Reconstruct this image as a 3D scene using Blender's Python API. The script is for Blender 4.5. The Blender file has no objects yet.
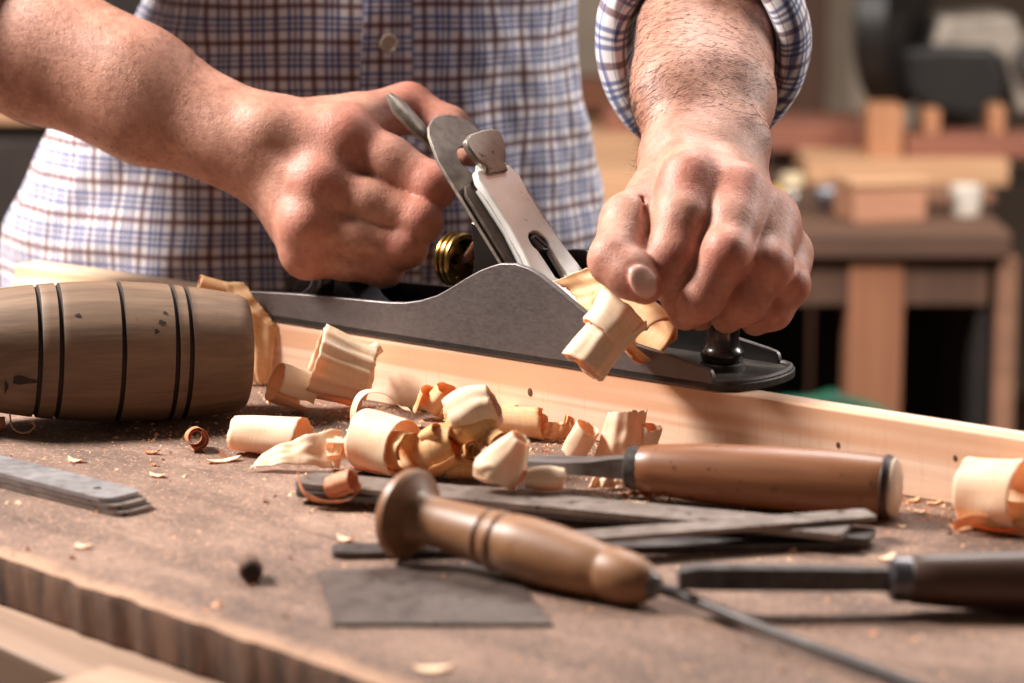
import bpy, bmesh, math, random
import numpy as np
import openvdb
from mathutils import Vector, Matrix, noise

random.seed(7)
rng = np.random.default_rng(7)
S = bpy.context.scene
COL = S.collection
PI = math.pi

# ------------------------------------------------------------------ camera
ELEV = math.radians(11)
LENS = 100.0
FPX = LENS / 36.0 * 1024
DIST = 1.513
TGT = np.array([0, 0, .047])
FWD = np.array([0, math.cos(ELEV), -math.sin(ELEV)])
RGT = np.array([1.0, 0, 0])
UPV = np.cross(RGT, FWD)
CAM = TGT - FWD * DIST

def ray(x, y): return FWD + (x - 512) / FPX * RGT - (y - 341.5) / FPX * UPV
def bz(x, y, z=0.0):
    d = ray(x, y); return CAM + d * (z - CAM[2]) / d[2]
def dq(x, y, d): return CAM + ray(x, y) * d
def yq(x, y, Y):
    d = ray(x, y); return CAM + d * (Y - CAM[1]) / d[1]

cam = bpy.data.cameras.new('camera')
cam.lens = LENS; cam.sensor_width = 36; cam.clip_start = .05; cam.clip_end = 50
cam.dof.use_dof = True; cam.dof.focus_distance = 1.50; cam.dof.aperture_fstop = 6.3
co = bpy.data.objects.new('camera', cam); COL.objects.link(co)
co.location = CAM; co.rotation_euler = (math.radians(90) - ELEV, 0, 0)
S.camera = co
S.view_settings.view_transform = 'Standard'
S.view_settings.look = 'None'
S.view_settings.gamma = 1
S.view_settings.use_curve_mapping = False
S.view_settings.exposure = 0.18

# ------------------------------------------------------------------ helpers
def tag(o, label=None, cat=None, group=None, kind=None):
    if label: o['label'] = label
    if cat: o['category'] = cat
    if group: o['group'] = group
    if kind: o['kind'] = kind
    return o

def thing(name, label, cat, loc=(0, 0, 0), rot=(0, 0, 0), group=None):
    o = bpy.data.objects.new(name, None); COL.objects.link(o)
    o.empty_display_size = .02
    o.location = loc; o.rotation_euler = rot
    return tag(o, label, cat, group)

class MB:
    def __init__(s): s.v = []; s.f = []
    def add(s, v, f, M=None):
        n = len(s.v)
        v = np.asarray(v, float)
        if M is not None:
            A = np.array(M); v = v @ A[:3, :3].T + A[:3, 3]
        s.v.extend(map(tuple, v)); s.f.extend([tuple(i + n for i in q) for q in f])
        return s
    def box(s, lo, hi, M=None):
        x0, y0, z0 = lo; x1, y1, z1 = hi
        v = [(x0,y0,z0),(x1,y0,z0),(x1,y1,z0),(x0,y1,z0),(x0,y0,z1),(x1,y0,z1),(x1,y1,z1),(x0,y1,z1)]
        return s.add(v, [(0,3,2,1),(4,5,6,7),(0,1,5,4),(1,2,6,5),(2,3,7,6),(3,0,4,7)], M)
    def lathe(s, prof, n=48, M=None, squash=1.0):
        """prof: (x along axis, r); axis = local x; closed at both ends"""
        v = []; f = []
        for (x, r) in prof:
            for k in range(n):
                t = 2 * PI * k / n; v.append((x, r * math.cos(t), r * squash * math.sin(t)))
        m = len(prof)
        for i in range(m - 1):
            for k in range(n):
                a = i * n + k; b = i * n + (k + 1) % n
                f.append((a, a + n, b + n, b))
        f.append(tuple(range(n))); f.append(tuple((m - 1) * n + k for k in reversed(range(n))))
        return s.add(v, f, M)
    def prism(s, poly, t0, t1, axis='y', M=None):
        """poly 2D in the two other axes extruded from t0 to t1"""
        n = len(poly)
        def p(a, b, t): return {'y': (a, t, b), 'z': (a, b, t), 'x': (t, a, b)}[axis]
        v = [p(a, b, t0) for a, b in poly] + [p(a, b, t1) for a, b in poly]
        f = [tuple(range(n)), tuple(range(2 * n - 1, n - 1, -1))]
        for i in range(n):
            j = (i + 1) % n; f.append((i, i + n, j + n, j))
        return s.add(v, f, M)
    def tube(s, pts, rad, n=10, M=None, flat=1.0):
        pts = [Vector(p) for p in pts]
        if not hasattr(rad, '__len__'): rad = [rad] * len(pts)
        v = []; f = []; m = len(pts); up = None
        for i, p in enumerate(pts):
            t = (pts[min(i + 1, m - 1)] - pts[max(i - 1, 0)]).normalized()
            if up is None:
                up = Vector((0, 0, 1)) if abs(t.z) < .9 else Vector((1, 0, 0))
            a = t.cross(up).normalized(); up = a.cross(t).normalized()
            for k in range(n):
                w = 2 * PI * k / n
                v.append(tuple(p + a * math.cos(w) * rad[i] + up * math.sin(w) * rad[i] * flat))
        for i in range(m - 1):
            for k in range(n):
                q = i * n + k; r = i * n + (k + 1) % n
                f.append((q, r, r + n, q + n))
        f.append(tuple(reversed(range(n)))); f.append(tuple((m - 1) * n + k for k in range(n)))
        return s.add(v, f, M)
    def plate(s, outline, holes, t0, t1, M=None):
        """flat plate with holes, outline in local xy, from z=t0 to t1"""
        bm = bmesh.new(); loops = []
        for lp in [outline] + holes:
            vs = [bm.verts.new((x, y, 0)) for x, y in lp]
            for i in range(len(vs)): bm.edges.new((vs[i], vs[(i + 1) % len(vs)]))
        bmesh.ops.triangle_fill(bm, edges=bm.edges[:], use_beauty=True, normal=(0, 0, 1))
        bm.verts.index_update()
        P = [tuple(w.co) for w in bm.verts]; n = len(P)
        T = [[w.index for w in q.verts] for q in bm.faces]
        T = [t if (Vector(P[t[1]]) - Vector(P[t[0]])).cross(Vector(P[t[2]]) - Vector(P[t[0]])).z > 0 else t[::-1] for t in T]
        bm.free()
        v = [(x, y, t1) for x, y, _ in P] + [(x, y, t0) for x, y, _ in P]
        f = [tuple(t) for t in T] + [tuple(i + n for i in reversed(t)) for t in T]
        base = 0
        for li, lp in enumerate([outline] + holes):
            k = len(lp); ar = sum(lp[i][0] * lp[(i + 1) % k][1] - lp[(i + 1) % k][0] * lp[i][1] for i in range(k))
            for i in range(k):
                a = base + i; b = base + (i + 1) % k
                q = (a, a + n, b + n, b)
                f.append(q if (ar > 0) == (li == 0) else q[::-1])
            base += k
        return s.add(v, f, M)
    def build(s, name, mat, parent=None, smooth=35, bevel=0, seg=2, uv=None, fix=True):
        me = bpy.data.meshes.new(name); me.from_pydata(s.v, [], s.f); me.update()
        if fix:
            bm = bmesh.new(); bm.from_mesh(me); bmesh.ops.recalc_face_normals(bm, faces=bm.faces); bm.to_mesh(me); bm.free()
        return finish(me, name, mat, parent, smooth, bevel, seg)

def finish(me, name, mat, parent=None, smooth=35, bevel=0, seg=2):
    o = bpy.data.objects.new(name, me); COL.objects.link(o)
    if mat: me.materials.append(mat)
    if parent: o.parent = parent
    if smooth:
        me.polygons.foreach_set('use_smooth', [True] * len(me.polygons))
        if smooth < 180: me.set_sharp_from_angle(angle=math.radians(smooth))
    if bevel:
        b = o.modifiers.new('bevel', 'BEVEL'); b.width = bevel; b.segments = seg
        b.limit_method = 'ANGLE'; b.angle_limit = math.radians(40)
    return o

def rotM(loc=(0, 0, 0), rot=(0, 0, 0)):
    return Matrix.Translation(loc) @ Matrix.Rotation(rot[2], 4, 'Z') @ Matrix.Rotation(rot[1], 4, 'Y') @ Matrix.Rotation(rot[0], 4, 'X')

def spline(pts, n):
    """Catmull-Rom through the points"""
    P = [np.array(p, float) for p in pts]; P = [2 * P[0] - P[1]] + P + [2 * P[-1] - P[-2]]
    out = []; m = len(P) - 3
    for i in range(m):
        for k in range(n):
            t = k / n; a, b, c, d = P[i:i + 4]
            out.append(.5 * (2 * b + (c - a) * t + (2 * a - 5 * b + 4 * c - d) * t * t + (3 * b - a - 3 * c + d) * t ** 3))
    out.append(P[-2]); return out

# ------------------------------------------------------------------ materials
def lin(c):
    return tuple((x / 255 / 12.92 if x / 255 <= .04045 else ((x / 255 + .055) / 1.055) ** 2.4) for x in c) + (1,)

class Mat:
    def __init__(s, name):
        s.m = bpy.data.materials.new(name); s.m.use_nodes = True
        s.t = s.m.node_tree; s.N = s.t.nodes; s.L = s.t.links
        s.b = s.N['Principled BSDF']; s._tc = None
    def n(s, typ, **kw):
        o = s.N.new('ShaderNode' + typ)
        for k, v in kw.items():
            if hasattr(o, k): setattr(o, k, v)
            else: o.inputs[k.replace('_', ' ')].default_value = v
        return o
    def link(s, a, b): s.L.new(a, b)
    def set(s, **kw):
        for k, v in kw.items(): s.b.inputs[k.replace('_', ' ')].default_value = v
        return s
    def coords(s, scale=(1, 1, 1), rot=(0, 0, 0), src='Object', loc=(0, 0, 0)):
        tc = s.n('TexCoord'); mp = s.n('Mapping')
        mp.inputs['Scale'].default_value = scale; mp.inputs['Rotation'].default_value = rot; mp.inputs['Location'].default_value = loc
        s.link(tc.outputs[src], mp.inputs['Vector']); return mp.outputs[0]
    def noise(s, vec, scale, detail=4, rough=.55, dist=0):
        o = s.n('TexNoise'); o.inputs['Scale'].default_value = scale; o.inputs['Detail'].default_value = detail
        o.inputs['Roughness'].default_value = rough; o.inputs['Distortion'].default_value = dist
        s.link(vec, o.inputs['Vector']); return o.outputs[0]
    def ramp(s, fac, stops):
        o = s.n('ValToRGB'); e = o.color_ramp.elements
        while len(e) < len(stops): e.new(.5)
        for i, (p, c) in enumerate(stops):
            e[i].position = p; e[i].color = c if len(c) == 4 else lin(c)
        s.link(fac, o.inputs[0]); return o.outputs[0]
    def mix(s, fac, a, b, mode='MIX'):
        o = s.n('Mix', data_type='RGBA', blend_type=mode)
        for sock, val in ((o.inputs[0], fac), (o.inputs[6], a), (o.inputs[7], b)):
            if hasattr(val, 'node'): s.link(val, sock)
            else: sock.default_value = val
        return o.outputs[2]
    def math(s, op, a, b=0.0, c=None):
        o = s.n('Math', operation=op)
        for i, val in enumerate((a, b) if c is None else (a, b, c)):
            if hasattr(val, 'node'): s.link(val, o.inputs[i])
            else: o.inputs[i].default_value = val
        return o.outputs[0]
    def bump(s, h, strength=.3, dist=.001):
        o = s.n('Bump'); o.inputs['Strength'].default_value = strength; o.inputs['Distance'].default_value = dist
        s.link(h, o.inputs['Height']); s.link(o.outputs[0], s.b.inputs['Normal'])
    def col(s, c): s.link(c, s.b.inputs['Base Color'])

G1 = (0, 0, 0, 1); W1 = (1, 1, 1, 1)

def wood(name, c0, c1, axis=0, scale=60, stretch=.06, rough=.55, spots=None, spot_scale=60, spot_t=.66, bump=.15, coat=0, streak=None):
    m = Mat(name); sc = [1, 1, 1]; sc[axis] = stretch
    v = m.coords(tuple(sc))
    a = m.noise(v, scale, 5, .6, .6)
    b = m.noise(v, scale * 5, 3, .6)
    f = m.math('ADD', m.math('MULTIPLY', a, .7), m.math('MULTIPLY', b, .3))
    c = m.ramp(f, [(.34, c0), (.66, c1)])
    if streak:
        w = m.noise(v, scale * .35, 2, .5, 1.5)
        c = m.mix(m.ramp(w, [(.5, G1), (.62, W1)]), c, lin(streak))
    if spots:
        w = m.noise(m.coords((1, 1, 1)), spot_scale, 4, .6)
        c = m.mix(m.ramp(w, [(spot_t, G1), (spot_t + .06, W1)]), c, lin(spots))
    m.col(c); m.set(Roughness=rough)
    if coat: m.set(Coat_Weight=coat, Coat_Roughness=.25)
    m.bump(f, bump, .001)
    return m.m

def metal(name, c0, c1, rough=.4, metallic=.85, scale=120, spots=None, spot_t=.66, brush=None):
    m = Mat(name)
    v = m.coords(brush or (1, 1, 1)); a = m.noise(v, scale, 6, .65)
    w = m.noise(m.coords((1, 1, 1)), 25, 4, .6)
    c = m.ramp(m.math('ADD', m.math('MULTIPLY', a, .55), m.math('MULTIPLY', w, .45)), [(.36, c0), (.64, c1)])
    if spots: c = m.mix(m.ramp(m.noise(m.coords(), 90, 5, .7), [(spot_t, G1), (spot_t + .05, W1)]), c, lin(spots))
    m.col(c); m.set(Metallic=metallic)
    r = m.ramp(a, [(.3, (rough * .8,) * 3 + (1,)), (.7, (min(1, rough * 1.25),) * 3 + (1,))])
    m.link(r, m.b.inputs['Roughness'])
    m.bump(a, .08, .0005)
    return m.m

def plain(name, c, rough=.5, metallic=0, var=.12, scale=30):
    m = Mat(name); a = m.noise(m.coords(), scale, 4)
    lo = tuple(x * (1 - var) for x in c); hi = tuple(min(255, x * (1 + var)) for x in c)
    m.col(m.ramp(a, [(.35, lo), (.65, hi)])); m.set(Roughness=rough, Metallic=metallic)
    return m.m
# ------------------------------------------------------------------ bench frame and plane frame
ZB = .037                                   # top edge of the planed board
_A = bz(245, 317, ZB); _B = bz(712, 391, ZB)
PA = (_B - _A) / np.linalg.norm(_B - _A); PB = np.array([-PA[1], PA[0], 0])
PO = _A - PA * .025 + PB * .032             # heel of the sole, on the centre line
PANG = math.atan2(PA[1], PA[0])
def pp(u, v, w=0): return PO + PA * u + PB * v + np.array([0, 0, w])

_E0 = bz(0, 555); _E1 = bz(380, 683)
BD = (_E1 - _E0) / np.linalg.norm(_E1 - _E0); BN = np.array([-BD[1], BD[0], 0])
BANG = math.atan2(BD[1], BD[0])
BW = .05 - BN @ _E0                          # bench depth front to back

# bench top material
m = Mat('old_bench_wood')
a = m.noise(m.coords((.22, 1, 1)), 34, 6, .65, .4); b = m.noise(m.coords((.6, 1, 1)), 11, 6, .7); d = m.noise(m.coords((.6, 1, 1)), 380, 6, .8)
f = m.math('ADD', m.math('MULTIPLY', a, .28), m.math('ADD', m.math('MULTIPLY', b, .42), m.math('MULTIPLY', d, .30)))
c = m.ramp(f, [(.40, (68, 51, 43)), (.50, (112, 87, 74)), (.60, (150, 121, 104))])
ck = m.noise(m.coords((.06, 1, 1)), 60, 3, .6, .4)
c = m.mix(m.ramp(ck, [(.66, G1), (.71, (.8, .8, .8, 1))]), c, lin((82, 56, 46)))
st = m.noise(m.coords((1, 1, 1)), 26, 7, .75)
c = m.mix(m.ramp(st, [(.58, G1), (.68, (.55, .55, .55, 1))]), c, lin((112, 84, 76)))
dust = m.noise(m.coords((1, 1, 1)), 520, 3, .75)
c = m.mix(m.ramp(dust, [(.58, G1), (.66, (.8, .8, .8, 1))]), c, lin((204, 156, 130)))
dk = m.noise(m.coords((1, 1, 1), loc=(3, 1, 0)), 330, 4, .75)
c = m.mix(m.ramp(dk, [(.62, G1), (.70, (.7, .7, .7, 1))]), c, lin((96, 58, 44)))
tc = m.n('TexCoord'); sp = m.n('SeparateXYZ'); m.link(tc.outputs['Object'], sp.inputs[0])
ew = m.math('ADD', sp.outputs[1], m.math('MULTIPLY', m.noise(m.coords((1, 1, 1)), 55, 4, .7), .022))
c = m.mix(m.ramp(m.math('MULTIPLY', ew, 20), [(.30, (.6, .6, .6, 1)), (.46, G1)]), c, lin((188, 146, 116)))   # worn bare arris
m.col(c); m.set(Roughness=.8); m.bump(m.math('ADD', f, m.math('MULTIPLY', dust, .3)), .6, .002)
M_BENCH = m.m
M_END = wood('bench_edge_wood', (52, 36, 28), (120, 86, 66), axis=2, scale=70, stretch=.2, rough=.85, bump=.8)

T = thing('workbench', 'old worn wooden workbench top with a rough dark front edge strewn with tools', 'workbench',
          loc=(_E0[0], _E0[1], -.88), rot=(0, 0, BANG))
# top slab with a ragged front edge (local x along the edge, y to the back)
X0, X1, NX, TH = -1.0, 1.3, 460, .0235
fr = []
for i in range(NX + 1):
    x = X0 + (X1 - X0) * i / NX
    fr.append((x, .0022 * noise.noise(Vector((x * 22, 3, 0))) + .0016 * noise.noise(Vector((x * 90, 7, 0))),
               .0012 * noise.noise(Vector((x * 40, 11, 0)))))
mb = MB(); v = []
for (x, y, z) in fr:
    v += [(x, y + .007, .88), (x, y + .0012, .8785 + z), (x, y, .875 + z), (x, y + .0015, .88 - TH), (x, BW, .88 - TH), (x, BW, .88)]
f = []
for i in range(NX):
    for k in range(6):
        q = i * 6 + k; r = i * 6 + (k + 1) % 6
        f.append((q, q + 6, r + 6, r))
f += [tuple(range(6)), tuple(NX * 6 + k for k in reversed(range(6)))]
mb.add(v, f); top = mb.build('bench_top', M_BENCH, T, smooth=50)
top.data.materials.append(M_END)
for p in top.data.polygons:
    if abs(p.normal.z) < .6: p.material_index = 1
M_LEG = wood('bench_leg_wood', (96, 68, 50), (140, 104, 78), axis=2, scale=50)
for x in (-.85, 1.15):
    for y in (.05, BW - .13):
        MB().box((x - .04, y, 0), (x + .04, y + .08, .88 - TH)).build('leg', M_LEG, T, bevel=.004)
MB().box((-.85, .07, .25), (1.15, .11, .33)).build('stretcher', M_LEG, T, bevel=.004)
MB().box((-.81, BW - .11, .25), (1.11, BW - .07, .33)).build('stretcher', M_LEG, T, bevel=.004)

# pale board clamped along the bench front, lower left
M_PINE = wood('fresh_pine', (208, 178, 148), (228, 202, 174), axis=0, scale=55, stretch=.05, rough=.6, streak=(226, 178, 130), bump=.1)
M_PINE2 = wood('pale_deal', (132, 104, 86), (158, 130, 110), axis=0, scale=50, stretch=.05, rough=.65, streak=(126, 98, 80))
p0 = bz(0, 586, -.0245); p1 = bz(205, 674, -.0245)
dd = p1 - p0; L = np.linalg.norm(dd); ang = math.atan2(dd[1], dd[0])
o = MB().box((-.5, -.046, -.024), (L + .03, .012, .0)).build('plank', M_PINE2, bevel=.0015)
o.location = p0; o.rotation_euler = (0, 0, ang)
tag(o, 'pale sawn plank running along below the front edge of the workbench', 'plank')
p2 = bz(108, 664, -.0185)
o = MB().box((0, -.05, -.0055), (.20, -.0, 0)).build('plank', wood('light_ply', (150, 120, 98), (174, 144, 122), axis=0, scale=50, stretch=.05, rough=.7), bevel=.002)
o.location = p2; o.rotation_euler = (0, 0, ang + .22)
tag(o, 'short thin light board lying on the longer pale plank at the bottom left corner', 'plank')

# the board being planed, standing on edge
u0 = -.176; u1 = .62; BV0 = -.0312; BV1 = -.0140
m = Mat('planed_pine')
v = m.coords((.05, 1, 1)); a = m.noise(v, 60, 5, .6, 1.2); b = m.noise(m.coords((1, .3, .06)), 420, 2, .6)
w = m.noise(m.coords((.035, 1, 1), loc=(.3, 0, 0)), 38, 2, .5, 1.0)
c = m.ramp(a, [(.35, (234, 195, 166)), (.65, (247, 219, 196))])
c = m.mix(m.ramp(w, [(.50, G1), (.60, (.75, .75, .75, 1))]), c, lin((216, 158, 118)))
c = m.mix(m.ramp(b, [(.58, G1), (.72, (.35, .35, .35, 1))]), c, lin((204, 160, 124)))
m.col(c); m.set(Roughness=.55); m.bump(a, .08, .001)
M_BOARD = m.m
def board_mesh():
    mb = MB(); mb.box((u0, BV0, -ZB), (u1, BV1, -.0002)); return mb
T = thing('board', 'long pale pine board standing on edge under the hand plane', 'board', loc=PO, rot=(0, 0, PANG))
board_mesh().build('plank_body', M_BOARD, T, bevel=.0008)
m = plain('knot_dark', (96, 66, 44), .8)
for (px, py, r) in ((530, 392, .0016), (838, 445, .0011), (955, 458, .0011)):
    d = ray(px, py); t = ((PO + PB * BV0 - CAM) @ PB) / (d @ PB); q = CAM + d * t - PO
    kb = MB().lathe([(-.0004, r), (.0003, r * .9), (.0005, r * .3)], 14, rotM((q @ PA, BV0, q[2]), (0, 0, -PI / 2)), squash=1.5)
    kb.build('knot', m, T)
# offcut behind the mallet
q0 = bz(25, 268, .0435)
o = MB().box((0, -.022, 0), (.15, 0, .0435)).build('wood_offcut', M_PINE, bevel=.001)
o.location = (q0[0] + .004, q0[1] + .030, 0); o.rotation_euler = (0, 0, PANG + .03)
tag(o, 'pale square offcut showing just above the wooden mallet, against the checked shirt', 'offcut')

# room
M_FLOOR = wood('floor_boards', (70, 52, 42), (104, 80, 64), axis=0, scale=8, stretch=.1, rough=.8)
o = MB().box((-4, -3, -.93), (4, 4.2, -.88)).build('floor', M_FLOOR, smooth=0); tag(o, kind='structure')
m = Mat('workshop_plaster'); a = m.noise(m.coords(), 3, 5, .6)
m.col(m.ramp(a, [(.35, (126, 110, 98)), (.65, (150, 134, 120))])); m.set(Roughness=.9); M_WALL = m.m
o = MB().box((-4, 4.2, -.88), (4, 4.3, 1.9)).build('wall_back', M_WALL, smooth=0); tag(o, kind='structure')
o = MB().box((-4.1, -3, -.88), (-4, 4.3, 1.9)).build('wall_left', M_WALL, smooth=0); tag(o, kind='structure')
o = MB().box((4, -3, -.88), (4.1, 4.3, 1.9)).build('wall_right', M_WALL, smooth=0); tag(o, kind='structure')

# ------------------------------------------------------------------ light
def area(name, loc, tgt, size, power, color, sy=None):
    l = bpy.data.lights.new(name, 'AREA'); l.energy = power; l.color = color; l.size = size
    if sy: l.shape = 'RECTANGLE'; l.size_y = sy
    o = bpy.data.objects.new(name, l); COL.objects.link(o); o.location = loc
    o.rotation_euler = (Vector(tgt) - Vector(loc)).to_track_quat('-Z', 'Y').to_euler()
    return o
area('key_lamp', (-1.06, .20, 1.06), (-.08, .02, .03), .36, 62, (1, .93, .86))
area('top_lamp', (.30, .95, 1.40), (.05, .05, .0), .7, 24, (1, .95, .90))
area('side_lamp', (1.25, .52, .80), (.1, .15, .10), .5, 15, (1, .95, .90))
area('background_fill', (1.15, .75, .75), (.6, 2.0, -.1), .5, 15, (1, .90, .80))  # added fill out of view, brightens front faces of the far bench
wd = bpy.data.worlds.new('world'); S.world = wd; wd.use_nodes = True
wd.node_tree.nodes['Background'].inputs[0].default_value = (1, .86, .74, 1)
wd.node_tree.nodes['Background'].inputs[1].default_value = .10
# ------------------------------------------------------------------ hand plane
M_STEEL = metal('plane_body_steel', (98, 91, 91), (116, 108, 107), rough=.46, metallic=.6, scale=700, spots=(92, 84, 82), spot_t=.68, brush=(.5, 1, 1))
M_CAST = metal('rough_casting', (34, 30, 28), (70, 62, 56), rough=.55, metallic=.3, scale=300)
M_JAPAN = plain('black_japanning', (22, 19, 18), .28, 0, .3)
M_IRON = metal('plane_iron_steel', (112, 102, 94), (152, 140, 130), rough=.42, metallic=.6, scale=200, spots=(76, 62, 54), spot_t=.64)
M_BRIGHT = metal('bright_edge_steel', (200, 196, 190), (226, 222, 216), rough=.25, metallic=.9)
M_CHROME = metal('lever_cap_nickel', (226, 222, 218), (242, 238, 234), rough=.32, metallic=.35, scale=60, spots=(150, 130, 118), spot_t=.68)
M_BRASS = metal('brass', (92, 74, 44), (156, 126, 74), rough=.3, metallic=1, scale=100)
M_TOTE = wood('dark_rosewood', (22, 14, 12), (44, 28, 24), axis=2, scale=60, rough=.22, coat=.5)

PL = thing('hand_plane', 'long grey metal bench plane with chrome lever cap held in both hands on the board', 'hand plane', loc=PO, rot=(0, 0, PANG))
side = [(.0, 0), (.3470, 0), (.3505, .0008), (.352, .0035), (.3519, .0067), (.3512, .009), (.350, .0106), (.3444, .0119), (.330, .0143), (.3131, .0168), (.3035, .0182), (.2939, .0208),
        (.282, .0258), (.2711, .0313), (.262, .0362), (.2546, .0404), (.2412, .0476), (.2335, .0504), (.2244, .0519), (.2142, .0509), (.2075, .0487), (.2004, .0458), (.190, .0402), (.1794, .0339), (.170, .0288), (.1579, .0246),
        (.147, .0222), (.1354, .0210), (.1214, .0204), (.095, .0194), (.0685, .0182), (.045, .0167), (.0254, .0152), (.008, .0143), (.002, .0135), (0, .012)]
MB().prism(side, -.032, -.0285).build('side_wall', M_STEEL, PL, bevel=.0006, smooth=40)
MB().prism(side, .0285, .032).build('side_wall', M_STEEL, PL, bevel=.0006, smooth=40)
out = [(0, -.029), (.003, -.0315), (.006, -.032), (.352, -.032)]
for k in range(1, 16):
    t = k / 16; ang = -PI / 2 + PI * t
    out.append((.352 + .0185 * math.cos(ang) ** .8 if abs(math.cos(ang)) > 1e-6 else .352, .032 * math.sin(ang)))
out += [(.352, .032), (.006, .032), (.003, .0315), (0, .029)]
MB().plate(out, [[(.2485, -.026), (.2555, -.026), (.2555, .026), (.2485, .026)]], 0, .0045).build('sole', M_CAST, PL, bevel=.0008)
# raised bosses of the casting
rim = []
for k in range(0, 17):
    ang = -PI / 2 + PI * k / 16; rim.append((.3508 + .0175 * max(0, math.cos(ang)) ** .8, .0305 * math.sin(ang), .0052))
MB().tube(rim, .0013, 8).build('toe_rim', M_STEEL, PL)
MB().lathe([(0, .012), (.003, .0115), (.0045, .009)], 32, rotM((.336, 0, .0045), (0, -PI / 2, 0))).build('knob_boss', M_CAST, PL)
# front knob
prof = [(.0, .0105), (.003, .0115), (.005, .0112), (.0065, .0098), (.0085, .0088), (.013, .0085), (.02, .0092), (.027, .0118), (.033, .0146), (.040, .0163), (.047, .0165), (.053, .0148), (.057, .011), (.0585, .006), (.059, .001)]
KN = MB().lathe(prof, 40, rotM((.336, 0, .009), (0, -PI / 2, 0))).build('front_knob', M_TOTE, PL, smooth=60)
MB().lathe([(0, .0045), (.001, .0045), (.0016, .003)], 20, rotM((.336, 0, .068), (0, -PI / 2, 0))).build('knob_nut', M_BRASS, KN)
# tote
pts = spline([(.058, 0, .006), (.066, 0, .018), (.067, 0, .034), (.060, 0, .055), (.052, 0, .075), (.050, 0, .092), (.058, 0, .106), (.072, 0, .112)], 5)
rad = np.interp(np.linspace(0, 1, len(pts)), [0, .1, .3, .5, .7, .85, .95, 1], [.022, .018, .0155, .0165, .0175, .0165, .012, .005])
TO = MB().tube(pts, list(rad), 24, flat=.68).build('rear_tote', M_TOTE, PL, smooth=60)
MB().prism([(.030, .004), (.110, .004), (.112, .008), (.104, .010), (.094, .015), (.086, .024), (.064, .030), (.048, .024), (.040, .012), (.032, .010)], -.011, .011).build('tote_foot', plain('casting_reflection_grey', (84, 82, 88), .35, .3), TO, bevel=.004, seg=3)  # steel-blue reflection is mixed into the foot's grey base colour
MB().box((.022, -.014, .004), (.040, .014, .008)).build('tote_pad', M_CAST, PL, bevel=.002)
# frog (local frame of the iron: x = up the bed, y = across, z = out of the bed)
PITCH = math.radians(49.5)
BED = Matrix(((-math.cos(PITCH), 0, math.sin(PITCH), .2495), (0, -1, 0, 0), (math.sin(PITCH), 0, math.cos(PITCH), .0005), (0, 0, 0, 1)))
frog = [(.247, .0045), (.247 - .085 * math.cos(PITCH), .0045 + .085 * math.sin(PITCH)), (.186, .070), (.189, .050), (.185, .030), (.172, .016), (.168, .0045)]
MB().prism(frog, -.0235, .0235).build('frog', M_JAPAN, PL, bevel=.0015)
MB().box((.125, -.012, .0045), (.17, .012, .011)).build('frog_bracket', M_JAPAN, PL, bevel=.002)
# iron: outline with clipped corners, slot with a round end
def arc(cx, cy, r, a0, a1, n): return [(cx + r * math.cos(a0 + (a1 - a0) * k / n), cy + r * math.sin(a0 + (a1 - a0) * k / n)) for k in range(n + 1)]
io = [(0, -.0255), (.0, .0255), (.131, .0255), (.1475, .0205), (.153, .0165), (.157, .0105), (.1588, .004), (.1588, -.004), (.157, -.0105), (.153, -.0165), (.1475, -.0205), (.131, -.0255)]
slot = arc(.128, 0, .0095, -1.95, 1.95, 16) + [(.120, .0055), (.060, .0055), (.060, -.0055), (.120, -.0055)]
MB().plate(io[::-1], [slot], .0, .0022, BED).build('iron', M_IRON, PL, bevel=.0004)
ed = [(.02, -.02555, .0011), (.131, -.02555, .0011), (.1475, -.0206, .0011), (.153, -.0166, .0011)]
e2 = MB().tube([tuple(BED @ Vector(p)) for p in ed], .00125, 8).build('ground_edge', M_BRIGHT, PL)
co_ = [(.004, -.0248), (.004, .0248), (.106, .0248), (.1115, .021), (.1145, .012), (.1145, -.012), (.1115, -.021), (.106, -.0248)]
hole = arc(.088, 0, .009, 0, 2 * PI, 20)[:-1]
MB().plate(co_[::-1], [hole], .0034, .0058, BED).build('chip_breaker', metal('breaker_hand_reflection', (58, 48, 42), (88, 76, 68), rough=.4, metallic=.7), PL, bevel=.0004)  # brown reflection of the hand is put into the breaker's colour
MB().tube([tuple(BED @ Vector(p)) for p in [(.01, -.0249, .0046), (.106, -.0249, .0046), (.1115, -.0211, .0046)]], .0013, 8).build('breaker_edge', M_BRIGHT, PL)
# lever cap: waisted outline, keyhole, arched section
lc = [(.016, -.0235), (.016, .0235), (.030, .0232), (.045, .0208), (.062, .0176), (.080, .0160), (.097, .0160), (.109, .0176), (.1165, .0140), (.1165, -.0140), (.109, -.0176), (.097, -.0160), (.080, -.0160), (.062, -.0176), (.045, -.0208), (.030, -.0232)]
key = arc(.0665, 0, .0068, -2.3, 2.3, 14) + [(.058, .0046), (.044, .0042), (.0415, 0), (.044, -.0042), (.058, -.0046)]
LC = MB().plate(lc[::-1], [key], .0075, .0122, BED).build('lever_cap', M_CHROME, PL, bevel=.0014, seg=3)
for sg in (-1, 1):
    MB().tube([tuple(BED @ Vector((x, sg * y, .0072))) for x, y in ((.022, .022), (.048, .0190), (.078, .0146), (.106, .0156))], .0022, 8).build('cap_rib', M_CHROME, LC)
MB().lathe([(0, .0060), (.0042, .0060), (.0055, .0048), (.006, .0015)], 24, BED @ rotM((.0655, 0, .0072), (0, -PI / 2, 0))).build('cap_screw', M_JAPAN, PL)
MB().box((-.0045, -.0006, 0), (.0045, .0006, .0005), BED @ rotM((.0655, 0, .0131), (0, 0, .5))).build('screw_slot', M_CAST, PL)
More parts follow.
